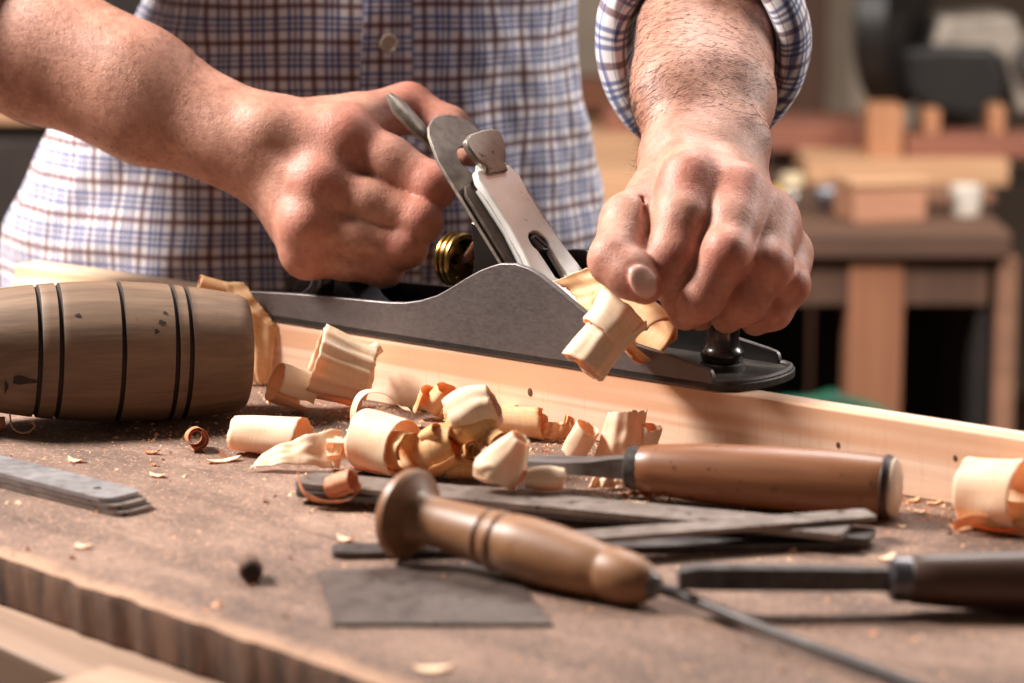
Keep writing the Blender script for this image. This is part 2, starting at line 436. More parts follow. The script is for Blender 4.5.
# cam lever at the top of the cap
cl = [(.112, -.0085), (.112, .0085), (.117, .0085), (.120, .0120), (.129, .0150), (.1335, .0140), (.1365, .0085), (.138, -.003), (.138, -.0110), (.1360, -.0165), (.131, -.0165), (.121, -.0125), (.117, -.0085)]
MB().plate(cl[::-1], [], .0, .0042, BED @ rotM((0, 0, .0105), (0, 0, 0)) @ Matrix.Translation((.116, 0, 0)) @ Matrix.Rotation(-.14, 4, 'Y') @ Matrix.Translation((-.116, 0, 0))).build('cam_lever', M_IRON, LC, bevel=.0012, seg=3)
MB().lathe([(-.0095, .0036), (.0095, .0036)], 20, BED @ rotM((.1165, 0, .0105), (0, 0, PI / 2))).build('cam_barrel', M_CHROME, LC, bevel=.0005)
# lateral adjuster, leaning to the near side
LP = [tuple(BED @ Vector(p)) for p in ((.085, .0, -.004), (.11, .005, -.004), (.135, .0105, -.005), (.155, .0145, -.006))]
LA = MB().tube(LP, .0048, 12, flat=.35).build('lateral_lever', M_IRON, PL)
MB().tube([tuple(BED @ Vector(p)) for p in ((.148, .0125, -.0055), (.158, .0150, -.0062), (.172, .0185, -.0070), (.1815, .0205, -.0072))], [.004, .0085, .0088, .004], 12, flat=.45).build('lever_tab', M_IRON, LA)
# brass depth wheel on its screw, and the yoke
wp = [(0, .0105), (.0, .0142), (.0012, .015), (.0026, .015), (.0032, .0137), (.0040, .0137), (.0046, .015), (.0062, .015), (.0068, .0137), (.0076, .0137), (.0082, .015), (.0098, .015), (.0108, .0142), (.0108, .0118), (.004, .0105), (.004, .003)]
WH = MB().lathe(wp, 56, rotM((.1525, 0, .0434), (0, 0, 0))).build('depth_wheel', M_BRASS, PL, smooth=30)
MB().lathe([(0, .003), (.036, .003)], 16, rotM((.150, 0, .0434))).build('wheel_screw', M_BRASS, WH)
MB().tube([(.163, .0, .0434), (.170, -.003, .047), (.176, -.005, .054), (.183, -.004, .062)], [.0052, .0042, .0036, .003], 12, flat=.6).build('yoke', metal('copper_yoke', (150, 104, 84), (190, 140, 116), .35), PL)

for w_ in [o for o in PL.children if o.name.startswith('side_wall')]:
    w_.data.materials.append(M_JAPAN)
    mid = sum(v_.co.y for v_ in w_.data.vertices) / len(w_.data.vertices)
    for p_ in w_.data.polygons:
        if abs(p_.normal.y) > .9 and p_.normal.y * mid < 0: p_.material_index = 1
# ------------------------------------------------------------------ person: signed-distance modelling of hands and arms
class SDF:
    def __init__(s, lo, hi, h):
        s.lo = np.array(lo, float); s.h = h
        s.n = np.ceil((np.array(hi) - s.lo) / h).astype(int) + 1
        s.F = np.full(s.n, .04, np.float32)
    def sub(s, lo, hi):
        a = np.clip(np.floor((np.array(lo) - s.lo) / s.h).astype(int), 0, s.n)
        b = np.clip(np.ceil((np.array(hi) - s.lo) / s.h).astype(int) + 1, 0, s.n)
        ax = [(s.lo[i] + s.h * np.arange(a[i], b[i])).astype(np.float32) for i in range(3)]
        return tuple(slice(a[i], b[i]) for i in range(3)), ax[0][:, None, None], ax[1][None, :, None], ax[2][None, None, :]
    def blank(s): return np.full(s.n, .04, np.float32)
    @staticmethod
    def smin(a, b, k):
        h = np.maximum(k - np.abs(a - b), 0) / k
        return np.minimum(a, b) - h * h * k * .25
    def cone(s, F, a, b, ra, rb, k=.003, pad=.016):
        a = np.array(a, float); b = np.array(b, float); R = max(ra, rb) + pad
        sl, X, Y, Z = s.sub(np.minimum(a, b) - R, np.maximum(a, b) + R)
        d = b - a; L2 = max(d @ d, 1e-12)
        t = np.clip(((X - a[0]) * d[0] + (Y - a[1]) * d[1] + (Z - a[2]) * d[2]) / L2, 0, 1)
        q = np.sqrt((X - a[0] - t * d[0]) ** 2 + (Y - a[1] - t * d[1]) ** 2 + (Z - a[2] - t * d[2]) ** 2) - (ra + (rb - ra) * t)
        F[sl] = s.smin(F[sl], q, k)
    def ball(s, F, c, r, k=.004): s.cone(F, c, np.array(c) + 1e-5, r, r, k)
    def ell(s, F, c, axes, r, k=.003, pad=.016):
        c = np.array(c, float); R = max(r) + pad; sl, X, Y, Z = s.sub(c - R, c + R)
        q = [((X - c[0]) * e[0] + (Y - c[1]) * e[1] + (Z - c[2]) * e[2]) for e in axes]
        k0 = np.sqrt(sum((q[i] / r[i]) ** 2 for i in range(3))); k1 = np.sqrt(sum((q[i] / r[i] ** 2) ** 2 for i in range(3)))
        F[sl] = s.smin(F[sl], k0 * (k0 - 1) / np.maximum(k1, 1e-6), k)
    def chain(s, F, pts, rad, k_in=.004, k_out=.0012):
        G = s.blank()
        for i in range(len(pts) - 1): s.cone(G, pts[i], pts[i + 1], rad[i], rad[i + 1], k_in)
        F[...] = s.smin(F, G, k_out)
    def carve(s, F, a, b, r, k=.0012):
        a = np.array(a); b = np.array(b); R = r + .008
        sl, X, Y, Z = s.sub(np.minimum(a, b) - R, np.maximum(a, b) + R); d = b - a
        t = np.clip(((X - a[0]) * d[0] + (Y - a[1]) * d[1] + (Z - a[2]) * d[2]) / (d @ d), 0, 1)
        q = np.sqrt((X - a[0] - t * d[0]) ** 2 + (Y - a[1] - t * d[1]) ** 2 + (Z - a[2] - t * d[2]) ** 2) - r
        F[sl] = -s.smin(-F[sl], q, k)
    def mesh(s, F):
        g = openvdb.FloatGrid(.04); g.copyFromArray(np.ascontiguousarray(F)); p, q = g.convertToQuads(0.0)
        return np.asarray(p) * s.h + s.lo, np.asarray(q)[:, ::-1]

def unit(v): v = np.array(v, float); return v / np.linalg.norm(v)
KNUCK = []        # (point, radius, amount) for the redder skin of knuckles and finger ends
NAILS = []        # (centre, axes, radii)

def nail(s, F, c, along, normal, w, l):
    n = unit(normal); a = unit(np.array(along) - n * (np.array(along) @ n)); b = np.cross(n, a)
    s.ell(F, c, (a, b, n), (l, w, .0021), .0006)
    NAILS.append((np.array(c), (a, b, n), (l * 1.02, w * 1.02, .0045)))

V = np.array
TOC = -FWD                                          # towards the viewer's side of the bench
def hand_front():
    """the man's left hand, over the front knob"""
    lo = dq(590, 345, 1.47) - V([.06, .10, .02]); hi = dq(815, -60, 1.60) + V([.05, .18, .03])
    s = SDF(lo, hi, .00115); P = s.blank(); D = s.blank()
    wr = dq(702, 158, 1.512)
    im, mm, rm, lm = dq(690, 184, 1.452), dq(738, 196, 1.452), dq(769, 221, 1.460), dq(786, 253, 1.474)
    # palm
    for mc, r in ((im, .0135), (mm, .0135), (rm, .0125), (lm, .0115)):
        w = wr + (mc - (im + rm) / 2) * .45
        s.cone(P, w, mc, .015, r, .010)
    cen = (im + rm + wr) / 3
    s.ball(P, cen + V([0, .004, -.016]), .020, .014)
    s.cone(P, wr + V([.012, 0, -.012]), lm + V([-.004, .012, -.008]), .018, .012, .012)      # heel of the hand
    # thumb base and web
    cm, tm, ti, tt = dq(662, 200, 1.484), dq(629, 222, 1.452), dq(614, 260, 1.428), dq(645, 286, 1.4155)
    s.cone(P, wr + V([-.014, -.002, -.004]), cm, .017, .017, .010)
    s.cone(P, cm, tm, .017, .0135, .010)
    s.cone(P, cm + V([.006, 0, -.006]), im + V([-.006, .012, -.014]), .013, .011, .012)
    # forearm, nearly end-on
    el = dq(722, -70, 1.735)
    m1, m2 = dq(709, 95, 1.552), dq(715, 15, 1.635)
    ax = unit(el - wr); sx = unit(np.cross(ax, TOC)); 
    for q0, q1, ra, rb, off in ((wr, m1, .0240, .0262, .0080), (m1, m2, .0262, .0285, .0080), (m2, el, .0285, .034, .0090)):
        for sg in (-1, 1): s.cone(P, q0 + sx * off * sg, q1 + sx * off * sg, ra, rb, .012)
    s.ball(P, dq(746, 140, 1.515), .0115, .012)         # ulna head
    s.cone(P, dq(668, 92, 1.535), dq(676, 25, 1.60), .018, .020, .02)
    # tendons and veins
    for mc, wx, k in ((im, 684, .006), (mm, 707, .006), (rm, 722, .006)):
        t0 = mc + V([0, .012, .0075]); t1 = dq(wx, 150, 1.497)
        s.cone(P, t0, t1, .0048, .004, k)
    # fingers
    ip, idp, it = dq(672, 256, 1.430), dq(684, 296, 1.437), dq(700, 315, 1.452)
    mp, mdp, mt = dq(727, 254, 1.420), dq(702, 298, 1.424), dq(686, 313, 1.437)
    rp, rdp, rt = dq(769, 266, 1.428), dq(746, 303, 1.430), dq(727, 317, 1.440)
    lp, ldp, lt = dq(789, 285, 1.442), dq(773, 311, 1.441), dq(755, 321, 1.448)
    s.chain(D, [im, dq(683, 220, 1.438), ip, idp, it], [.0138, .0152, .0138, .0112, .0082])
    s.chain(D, [mm, (mm * .5 + mp * .5) + TOC * .001, mp, mdp, mt], [.0130, .0138, .0126, .0112, .0090])
    s.chain(D, [rm, (rm * .5 + rp * .5), rp, rdp, rt], [.0126, .0126, .0118, .0106, .0084])
    s.chain(D, [lm, (lm * .5 + lp * .5), lp, ldp, lt], [.0112, .0108, .0103, .0093, .0077])
    s.chain(D, [tm, ti, ti * .45 + tt * .55, tt], [.0140, .0124, .0120, .0094], .005)
    K = (im, mm, rm, lm); Q = (ip, mp, rp, lp); RR = (.0134, .0130, .0126, .0114)
    for i in range(3):
        for t in (0, .25):
            a = K[i] * (1 - t) + Q[i] * t; b = K[i + 1] * (1 - t) + Q[i + 1] * t
            s.cone(P, a, b, RR[i] * (.96 - .4 * t), RR[i + 1] * (.96 - .4 * t), .008)
    # knuckles: bony tops
    for mc, dz in ((im, .0055), (mm, .0055), (rm, .004)): s.ball(D, mc + V([0, -.001, dz]), .0085, .010)
    for pq, dr in ((ip, .010), (mp, .0105), (rp, .010), (lp, .009)):
        s.ball(D, pq + TOC * dr * .28 + V([0, 0, .001]), dr * .86, .005)
    # creases over the finger joints
    fx = unit(V([1, .1, -.35]))
    for pq, rr in ((mp, .0118), (rp, .0112), (ip, .0115), (lp, .010)):
        for dz, ln in ():
            c = pq + TOC * (rr * 1.03 + .0003) + UPV * dz
            s.carve(D, c - fx * ln, c + fx * ln, .0007)
    axt = unit(tt - ti)
    for k in ():
        c = ti + TOC * .0112 + axt * (k - .001); e = unit(np.cross(axt, TOC)); s.carve(D, c - e * .006, c + e * .006, .0004)
    nail(s, D, tt + TOC * .0088 - axt * .0036 + RGT * .0008, axt, TOC * .93 + RGT * .28 + UPV * .10, .0068, .0088)
    # fold of skin between thumb and index
    F = s.smin(P, D, .0075)
    s.carve(F, dq(641, 200, 1.447), dq(650, 246, 1.425), .0008, .004)
    for q, r, a in ((im, .017, .9), (mm, .017, .9), (rm, .014, .6), (ip, .014, .6), (mp, .014, .75), (rp, .013, .75), (lp, .012, .75), (tt, .014, .8), (ti, .012, .4), (mdp, .013, .55), (rdp, .013, .55), (ldp, .012, .55)):
        KNUCK.append((q + TOC * .006, r, a))
    return s.mesh(F), (wr, m1, m2, el)

def hand_rear():
    """the man's right hand, round the rear handle"""
    lo = dq(-75, 290, 1.66) - V([.02, .10, .03]); hi = dq(500, 0, 1.66) + V([.03, .10, .05])
    s = SDF(lo, hi, .00125); P = s.blank(); D = s.blank()
    wr = dq(257, 147, 1.622)
    im, mm, rm, lm = dq(347, 137, 1.610), dq(320, 184, 1.598), dq(309, 224, 1.596), dq(309, 252, 1.603)
    for mc, r, dy in ((im, .0145, -14), (mm, .0150, -5), (rm, .0145, 5), (lm, .0135, 15)):
        s.cone(P, dq(266, 148 + dy, 1.620), mc, .0165, r, .012)
    s.cone(P, dq(280, 168, 1.625), lm + V([0, .02, 0]), .020, .016, .014)
    s.ball(P, dq(318, 178, 1.622), .024, .016)
    ip, mp, rp, lp = dq(431, 187, 1.600), dq(419, 221, 1.594), dq(405, 246, 1.595), dq(383, 265, 1.604)
    K = (im, mm, rm, lm); Q = (ip, mp, rp, lp); RR = (.0150, .0146, .0140, .0130)
    for i in range(3):
        for t in (0,):
            a = K[i] * (1 - t) + Q[i] * t; b = K[i + 1] * (1 - t) + Q[i + 1] * t
            s.cone(P, a, b, RR[i] * (.99 - .3 * t), RR[i + 1] * (.99 - .3 * t), .008)
    # web and thumb over the top and far side
    s.cone(P, dq(292, 130, 1.632), dq(352, 122, 1.645), .018, .0165, .012)
    s.cone(P, dq(345, 130, 1.625), dq(395, 112, 1.655), .0145, .013, .012)
    tm, ti, tt = dq(408, 107, 1.662), dq(450, 128, 1.655), dq(470, 152, 1.645)
    s.chain(D, [dq(372, 118, 1.656), tm, ti, tt], [.0150, .0135, .0115, .0085], .006)
    # forearm
    f1, f2, el = dq(150, 102, 1.635), dq(40, 54, 1.655), dq(-60, 2, 1.675)
    ax = unit(wr - el); sx = unit(np.cross(ax, TOC))
    for q0, q1, ra, rb, off in ((wr, f1, .0232, .0275, .0055), (f1, f2, .0278, .0308, .0070), (f2, el, .0308, .0345, .007)):
        for sg in (-1, 1): s.cone(P, q0 + sx * off * sg, q1 + sx * off * sg, ra, rb, .014)
    s.cone(P, dq(125, 62, 1.63), dq(0, 12, 1.66), .018, .022, .03)
    s.cone(P, dq(228, 138, 1.620), dq(335, 140, 1.611), .0160, .0150, .016)
    s.ball(P, dq(266, 130, 1.606), .0090, .016)
    for mc, wy in ((im, 140), (mm, 156)): s.cone(P, mc + TOC * .007 - RGT * .006, dq(268, wy, 1.600), .005, .004, .007)
    # fingers: proximal joints in view, the rest folded round the handle
    ip, mp, rp, lp = dq(431, 187, 1.600), dq(419, 221, 1.594), dq(405, 246, 1.595), dq(383, 267, 1.604)
    fold = V([-.004, .030, -.001])
    for a, p, r in ((im, ip, (.0146, .0142, .0130)), (mm, mp, (.0142, .0130, .0122)), (rm, rp, (.0136, .0122, .0116)), (lm, lp, (.0128, .0114, .0108))):
        q1 = p + fold; q2 = q1 + V([-.022, .002, 0])
        s.chain(D, [a, a * .5 + p * .5, p, q1, q2], [r[0], r[1], r[2], r[2] * .9, r[2] * .75], .005, .0012)
        s.ball(D, p + TOC * .002 + RGT * .001, r[2] * .93, .005)
    for mc in (im, mm, rm, lm): s.ball(D, mc + TOC * .0050 - RGT * .0040, .0090, .012)
    F = s.smin(P, D, .0055)
    for q, r, a in ((im, .020, .85), (mm, .016, .9), (rm, .015, .8), (lm, .014, .75), (ip, .018, .8), (mp, .016, .7), (rp, .015, .7), (lp, .015, .6), (tm, .02, .7)):
        KNUCK.append((q + TOC * .006, r, a))
    return s.mesh(F), (wr, f1, f2, el)

(hf_v, hf_f), armF = hand_front()
(hr_v, hr_f), armR = hand_rear()

def torso():
    s = SDF((-.50, .02, -.86), (.34, .66, .95), .0075); F = s.blank(); c = s.cone
    pel = V([-.14, .44, -.06]); ch = V([-.13, .42, .33]); nk = V([-.12, .39, .56])
    sR, sL = V([-.295, .40, .475]), V([.045, .38, .485])
    wa = V([-.105, .43, .19])
    for sg in (-1, 1):
        c(F, pel + V([.05 * sg, 0, 0]), wa + V([.036 * sg, 0, 0]), .095, .078, .05); c(F, wa + V([.036 * sg, 0, 0]), ch + V([.065 * sg, 0, 0]), .078, .098, .05)
    c(F, sR, sL, .055, .055, .06); c(F, nk - V([0, 0, .10]), nk + V([.0, -.02, .06]), .058, .054, .04)
    hd = nk + V([.01, -.035, .15])
    s.ell(F, hd, (V([1, 0, 0]), V([0, 1, 0]), V([0, 0, 1])), (.075, .095, .115), .03)
    c(F, hd + V([0, -.06, -.06]), hd + V([0, -.07, -.075]), .040, .034, .03)
    c(F, hd + V([0, -.095, .01]), hd + V([0, -.112, -.02]), .008, .014, .012)
    for sg in (-1, 1): c(F, hd + V([.078 * sg, .01, .02]), hd + V([.078 * sg, .01, -.02]), .012, .009, .01)
    c(F, sR, armR[3], .052, .044, .04); c(F, sL, armF[3], .052, .044, .04)
    for sg in (-1, 1):
        c(F, pel + V([.075 * sg, 0, -.02]), V([-.14 + .09 * sg, .44, -.45]), .085, .058, .05)
        c(F, V([-.14 + .09 * sg, .44, -.45]), V([-.14 + .10 * sg, .46, -.83]), .058, .036, .03)
        c(F, V([-.14 + .10 * sg, .46, -.84]), V([-.14 + .12 * sg, .33, -.853]), .026, .02, .03)
    return s.mesh(F)
tv, tf = torso()

def raw(v, f, nm):
    me = bpy.data.meshes.new(nm); me.from_pydata(v.tolist(), [], f.tolist()); me.update()
    o = bpy.data.objects.new(nm, me); COL.objects.link(o); return o
body = raw(tv, tf, 'person')
for v_, f_ in ((hf_v, hf_f), (hr_v, hr_f)):
    t = raw(v_, f_, 'tmp'); md = body.modifiers.new('u', 'BOOLEAN'); md.object = t; md.operation = 'UNION'; md.solver = 'MANIFOLD'
    dg = bpy.context.evaluated_depsgraph_get(); me = bpy.data.meshes.new_from_object(body.evaluated_get(dg))
    body.modifiers.clear(); body.data = me; bpy.data.objects.remove(t)
me = body.data; me.name = 'person'
nv = len(me.vertices); co_v = np.empty(nv * 3, np.float32); me.vertices.foreach_get('co', co_v); co_v = co_v.reshape(-1, 3)
tint = np.zeros(nv, np.float32)
for q, r, a in KNUCK:
    tint = np.maximum(tint, .75 * a * np.exp(-((co_v - q) ** 2).sum(1) / (r * r)))
nm_ = np.zeros(nv, np.float32)
for c, ax, r in NAILS:
    q = np.stack([(co_v - c) @ e for e in ax], 1) / np.array(r); k = np.sqrt((q ** 2).sum(1))
    nm_ = np.maximum(nm_, np.clip((1.05 - k) / .12, 0, 1) * (q[:, 2] > -.1))
a = me.attributes.new('ruddy', 'FLOAT', 'POINT'); a.data.foreach_set('value', tint)
a = me.attributes.new('nail', 'FLOAT', 'POINT'); a.data.foreach_set('value', nm_)
me.polygons.foreach_set('use_smooth', [True] * len(me.polygons))
sm = body.modifiers.new('smooth', 'SMOOTH'); sm.iterations = 3; sm.factor = .5

m = Mat('skin')
v = m.coords(); a = m.noise(v, 55, 4, .6); b = m.noise(v, 260, 4, .6); d = m.noise(v, 900, 2, .6)
c = m.ramp(m.math('ADD', m.math('MULTIPLY', a, .6), m.math('MULTIPLY', b, .4)), [(.38, (160, 108, 90)), (.62, (194, 142, 121))])
at = m.n('Attribute', attribute_name='ruddy'); c = m.mix(at.outputs['Fac'], c, lin((186, 94, 78)))
na = m.n('Attribute', attribute_name='nail'); c = m.mix(na.outputs['Fac'], c, lin((224, 178, 164)))
m.col(c)
ro = m.mix(na.outputs['Fac'], (.52,) * 3 + (1,), (.22,) * 3 + (1,)); m.link(ro, m.b.inputs['Roughness'])
m.set(Subsurface_Weight=.07, Subsurface_Scale=.004)
m.b.inputs['Subsurface Radius'].default_value = (1, .35, .2)
w1 = m.n('TexVoronoi'); w1.inputs['Scale'].default_value = 520; w1.feature = 'DISTANCE_TO_EDGE'; m.link(m.coords((1, 1, 2.2)), w1.inputs['Vector'])
h = m.math('ADD', m.math('MULTIPLY', b, .7), m.math('ADD', m.math('MULTIPLY', d, .25), m.math('MULTIPLY', w1.outputs[0], .5)))
h = m.math('MULTIPLY', h, m.math('SUBTRACT', 1.0, na.outputs['Fac']))
m.bump(h, .40, .0013)
M_SKIN = m.m
me.materials.clear(); me.materials.append(M_SKIN)
tag(body, 'person in a blue and red checked shirt with rolled sleeves, pushing the plane', 'person')
# ------------------------------------------------------------------ clothes
def plaid(name, pitch=.0230):
    m = Mat(name); uv = m.n('UVMap'); sp = m.n('SeparateXYZ'); m.link(uv.outputs[0], sp.inputs[0])
    wob = m.noise(uv.outputs[0], 40, 2)
    col = None
    def band(x, c, w):
        d = m.math('ABSOLUTE', m.math('SUBTRACT', x, c))
        mr = m.n('MapRange'); mr.inputs[1].default_value = w * .5 - .012; mr.inputs[2].default_value = w * .5 + .022
        mr.inputs[3].default_value = 1; mr.inputs[4].default_value = 0
        m.link(d, mr.inputs[0]); return mr.outputs[0]
    c = lin((218, 212, 216))
    for ax in (0, 1):
        x = m.math('FRACT', m.math('ADD', m.math('DIVIDE', sp.outputs[ax], pitch), 100.5))
        red = band(x, .5, .135)
        bl = m.math('MAXIMUM', m.math('MAXIMUM', band(x, .16, .085), band(x, .84, .085)), band(x, .0, .06))
        bl = m.math('MAXIMUM', bl, band(x, 1.0, .06))
        c = m.mix(m.math('MULTIPLY', bl, .78), c, lin((30, 58, 120)), 'MIX')
        c = m.mix(m.math('MULTIPLY', red, .8), c, lin((88, 34, 38)), 'MIX')
    wv = m.n('TexNoise'); wv.inputs['Scale'].default_value = 1800; m.link(uv.outputs[0], wv.inputs['Vector'])
    c = m.mix(.12, c, m.ramp(wv.outputs[0], [(.3, G1), (.7, W1)]), 'SOFT_LIGHT')
    m.col(c); m.set(Roughness=.85, Sheen_Weight=.25)
    m.bump(wv.outputs[0], .2, .0006)
    return m.m
M_PLAID = plaid('checked_cotton')
def grid_obj(name, fn, nu, nv, mat, parent, wrap=True, thick=.0012):
    v = []; uv = []
    for j in range(nv + 1):
        for i in range(nu + (0 if wrap else 1)):
            v.append(tuple(fn(i / nu, j / nv)[0]))
    for j in range(nv + 1):
        for i in range(nu + 1): uv.append(fn(i / nu, j / nv)[1])
    W = nu if wrap else nu + 1; f = []; fu = []
    for j in range(nv):
        for i in range(nu):
            f.append((j * W + i, j * W + (i + 1) % W, (j + 1) * W + (i + 1) % W, (j + 1) * W + i))
            k = j * (nu + 1) + i; fu += [uv[k], uv[k + 1], uv[k + nu + 2], uv[k + nu + 1]]
    me = bpy.data.meshes.new(name); me.from_pydata(v, [], f); me.update()
    l = me.uv_layers.new(name='UVMap'); l.data.foreach_set('uv', [x for p in fu for x in p])
    o = finish(me, name, mat, parent, 180)
    if thick:
        sd = o.modifiers.new('cloth', 'SOLIDIFY'); sd.thickness = thick; sd.offset = -1
    return o
def nz(x, y, z=0): return noise.noise(Vector((x, y, z)))
ZS = [-.20, -.05, .05, .114, .16, .207, .30, .42, .50, .545]
HL = [.262, .252, .240, .2085, .172, .1375, .155, .185, .160, .080]
CY = [.445, .440, .425, .412, .404, .402, .400, .395, .390, .388]
HR = [.172, .166, .158, .1440, .139, .1385, .150, .170, .145, .070]
HD = [.135, .134, .132, .126, .120, .117, .120, .125, .110, .070]
YAW = math.radians(10)
def shirt_pt(ph, z, off=0.0):
    """ph = 0 at the button band"""
    cx = -.0975; cy, hl, hr_, hd = (float(np.interp(z, ZS, q)) for q in (CY, HL, HR, HD))
    a = ph - PI / 2; hw = hr_ if math.cos(a) > 0 else hl
    n = 2.35
    ca, sa = math.cos(a), math.sin(a)
    k = (abs(ca) ** n + abs(sa) ** n) ** (-1 / n)
    low = max(0, min(1, (.20 - z) / .16))
    wr = .0050 * low * math.sin(ph * 7 + 2.2 * nz(ph * 1.2, z * 5, 1)) + .0075 * low * nz(ph * 2.1, z * 6, 5)
    wr += .0042 * nz(ph * 3.0 + z * 9, z * 22 - ph * 3, 9) + .0018 * nz(ph * 9, z * 40 + ph * 6, 12)
    x = (hw + wr + off) * k * ca; y = (hd + wr + off) * k * sa
    return V([cx + x * math.cos(YAW) - y * math.sin(YAW), cy + x * math.sin(YAW) + y * math.cos(YAW), z])
_ph = np.linspace(-PI, PI, 721)
_pt = np.array([[.165 * (abs(math.cos(t - PI / 2)) ** 2.35 + abs(math.sin(t - PI / 2)) ** 2.35) ** (-1 / 2.35) * math.cos(t - PI / 2), .124 * (abs(math.cos(t - PI / 2)) ** 2.35 + abs(math.sin(t - PI / 2)) ** 2.35) ** (-1 / 2.35) * math.sin(t - PI / 2)] for t in _ph])
_al = np.concatenate([[0], np.cumsum(np.linalg.norm(np.diff(_pt, axis=0), axis=1))]); _al -= _al[360]
def arcu(ph): return float(np.interp(ph, _ph, _al))
def shirt_fn(u, v):
    ph = (u - .5) * 2 * PI; z = -.20 + v * .745
    hem = .03 * math.cos(2 * ph) * max(0, 1 - v / .12)
    p = shirt_pt(ph, z - hem)
    return p, (arcu(ph) * float(np.interp(z, ZS, HR if ph > 0 else HL)) / .165 + .004 * nz(z * 14, ph * 2, 3), z * 1.02 + .003 * nz(ph * 2.2, z * 9, 4))
SH = grid_obj('shirt', shirt_fn, 300, 180, M_PLAID, body)
def placket_fn(u, v):
    ph = (u - .5) * .215; z = -.18 + v * .70
    e = abs(u - .5) * 2
    return shirt_pt(ph, z, .0018 if e < .97 else .0004), (arcu(ph) + .0052, z * 1.02 + .0115)
grid_obj('placket', placket_fn, 24, 120, M_PLAID, SH, wrap=False)
m = plain('horn_button', (168, 150, 136), .3)
z0 = yq(370, 43, shirt_pt(0, .18)[1])[2]
for k in range(-2, 4):
    z = z0 + k * .085; p = shirt_pt(0, z, .003); q = shirt_pt(.05, z, .003); t = unit(q - p); nrm = unit(np.cross(t, V([0, 0, 1])))
    if nrm[1] > 0: nrm = -nrm
    M = Matrix.Translation(p) @ Vector(nrm).to_track_quat('X', 'Z').to_matrix().to_4x4()
    MB().lathe([(-.0008, .0055), (.0008, .0060), (.0017, .0056), (.0020, .0046), (.0013, .0038), (.0013, .0005)], 28, M).build('button', m, SH)
# sleeves: tube along the arm with a thick rolled cuff
def sleeve(name, ctr, el, sh, r0, r1, rsh, cuff_r, cuff_l, side):
    ctr, el, sh = V(ctr), V(el), V(sh); ax = unit(ctr - el)
    path = spline([ctr - ax * cuff_l * .6, ctr * .35 + el * .65, el + (sh - el) * .22, (el + sh) / 2, sh + (sh - el) * .02], 10)
    rr = np.interp(np.linspace(0, 1, len(path)), [0, .25, .5, 1], [r0, r0 * 1.06, r1, rsh])
    fr = []; up = V([0, 0, 1.0]) if abs(ax[2]) < .8 else V([1.0, 0, 0])
    for i in range(len(path)):
        t = unit(path[min(i + 1, len(path) - 1)] - path[max(i - 1, 0)])
        a = unit(np.cross(t, up)); up = np.cross(a, t); fr.append((path[i], a, up, rr[i]))
    ln = np.concatenate([[0], np.cumsum([np.linalg.norm(path[i + 1] - path[i]) for i in range(len(path) - 1)])])
    def fn(u, v):
        i = min(len(path) - 1, int(round(v * (len(path) - 1)))); p, a, b, r = fr[i]; w = u * 2 * PI
        rr_ = r * (1 + .05 * nz(math.cos(w) * 1.5, math.sin(w) * 1.5, ln[i] * 22) + .03 * math.sin(ln[i] * 160 + 2 * math.cos(w)))
        return p + (a * math.cos(w) + b * math.sin(w)) * rr_, (w * .055, ln[i])
    S_ = grid_obj(name, fn, 72, len(path) - 1, M_PLAID, SH)
    # cuff: rolled profile (along axis, radius)
    pr = [(-.30, .93), (-.15, 1.07), (.10, 1.18), (.40, 1.25), (.70, 1.25), (.92, 1.17), (1.0, 1.02), (.97, .93), (.80, .87), (.45, .83), (0, .82)]
    prs = spline([(x, y, 0) for x, y in pr], 4)
    p0, a, b, r = fr[0]
    def fc(u, v):
        q = prs[min(len(prs) - 1, int(round(v * (len(prs) - 1))))]; w = u * 2 * PI
        lump = 1 + .035 * nz(math.cos(w) * 2.2, math.sin(w) * 2.2, q[0] * 1.2 + side * 5) + .020 * math.sin(9 * w + 4 * q[0]) * (q[1] - .95)
        rad = cuff_r * q[1] * lump
        rv = a * math.cos(w) + b * math.sin(w); sk = .004 * math.sin(w * 2 + side) - (.024 if side == 1 else .0) * float(rv @ UPV)
        return ctr + ax * ((q[0] - .5) * cuff_l + sk) + (a * math.cos(w) + b * math.sin(w)) * rad, (w * .055 + .004 * math.sin(3 * w) + q[0] * .006, q[0] * cuff_l * 1.3 + .012 * math.sin(w + 1) + (0 if q[1] > 1 else .01))
    grid_obj('cuff', fc, 96, len(prs) - 1, M_PLAID, S_, thick=.0008)
sleeve('sleeve', dq(703, 38, 1.612), armF[3], (.045, .385, .485), .043, .062, .075, .0485, .040, 1)
sleeve('sleeve', dq(-38, 16, 1.672), armR[3] + V([-.01, .0, .01]), (-.295, .405, .475), .050, .060, .075, .0475, .046, 2)
# trousers and shoes
M_JEANS = plain('dark_denim', (44, 48, 62), .9, 0, .2, 60)
TR = MB()
TR.tube(spline([(-.14, .44, .02), (-.14, .44, -.06), (-.14, .44, -.13)], 4), [.172] * 9, 40, flat=.72)
for sg in (-1, 1):
    TR.tube(spline([(-.14 + .07 * sg, .44, -.08), (-.14 + .088 * sg, .44, -.30), (-.14 + .092 * sg, .44, -.5), (-.14 + .10 * sg, .455, -.83)], 6), np.linspace(.105, .066, 19), 28)
o = TR.build('trousers', M_JEANS, body, smooth=60)
for sg in (-1, 1):
    MB().tube(spline([(-.14 + .10 * sg, .50, -.848), (-.14 + .10 * sg, .45, -.843), (-.14 + .11 * sg, .38, -.848), (-.14 + .125 * sg, .30, -.855)], 6), np.interp(np.linspace(0, 1, 19), [0, .2, .7, 1], [.03, .042, .046, .028]), 20, flat=.72).build('shoe', plain('brown_leather', (70, 46, 34), .4), body)

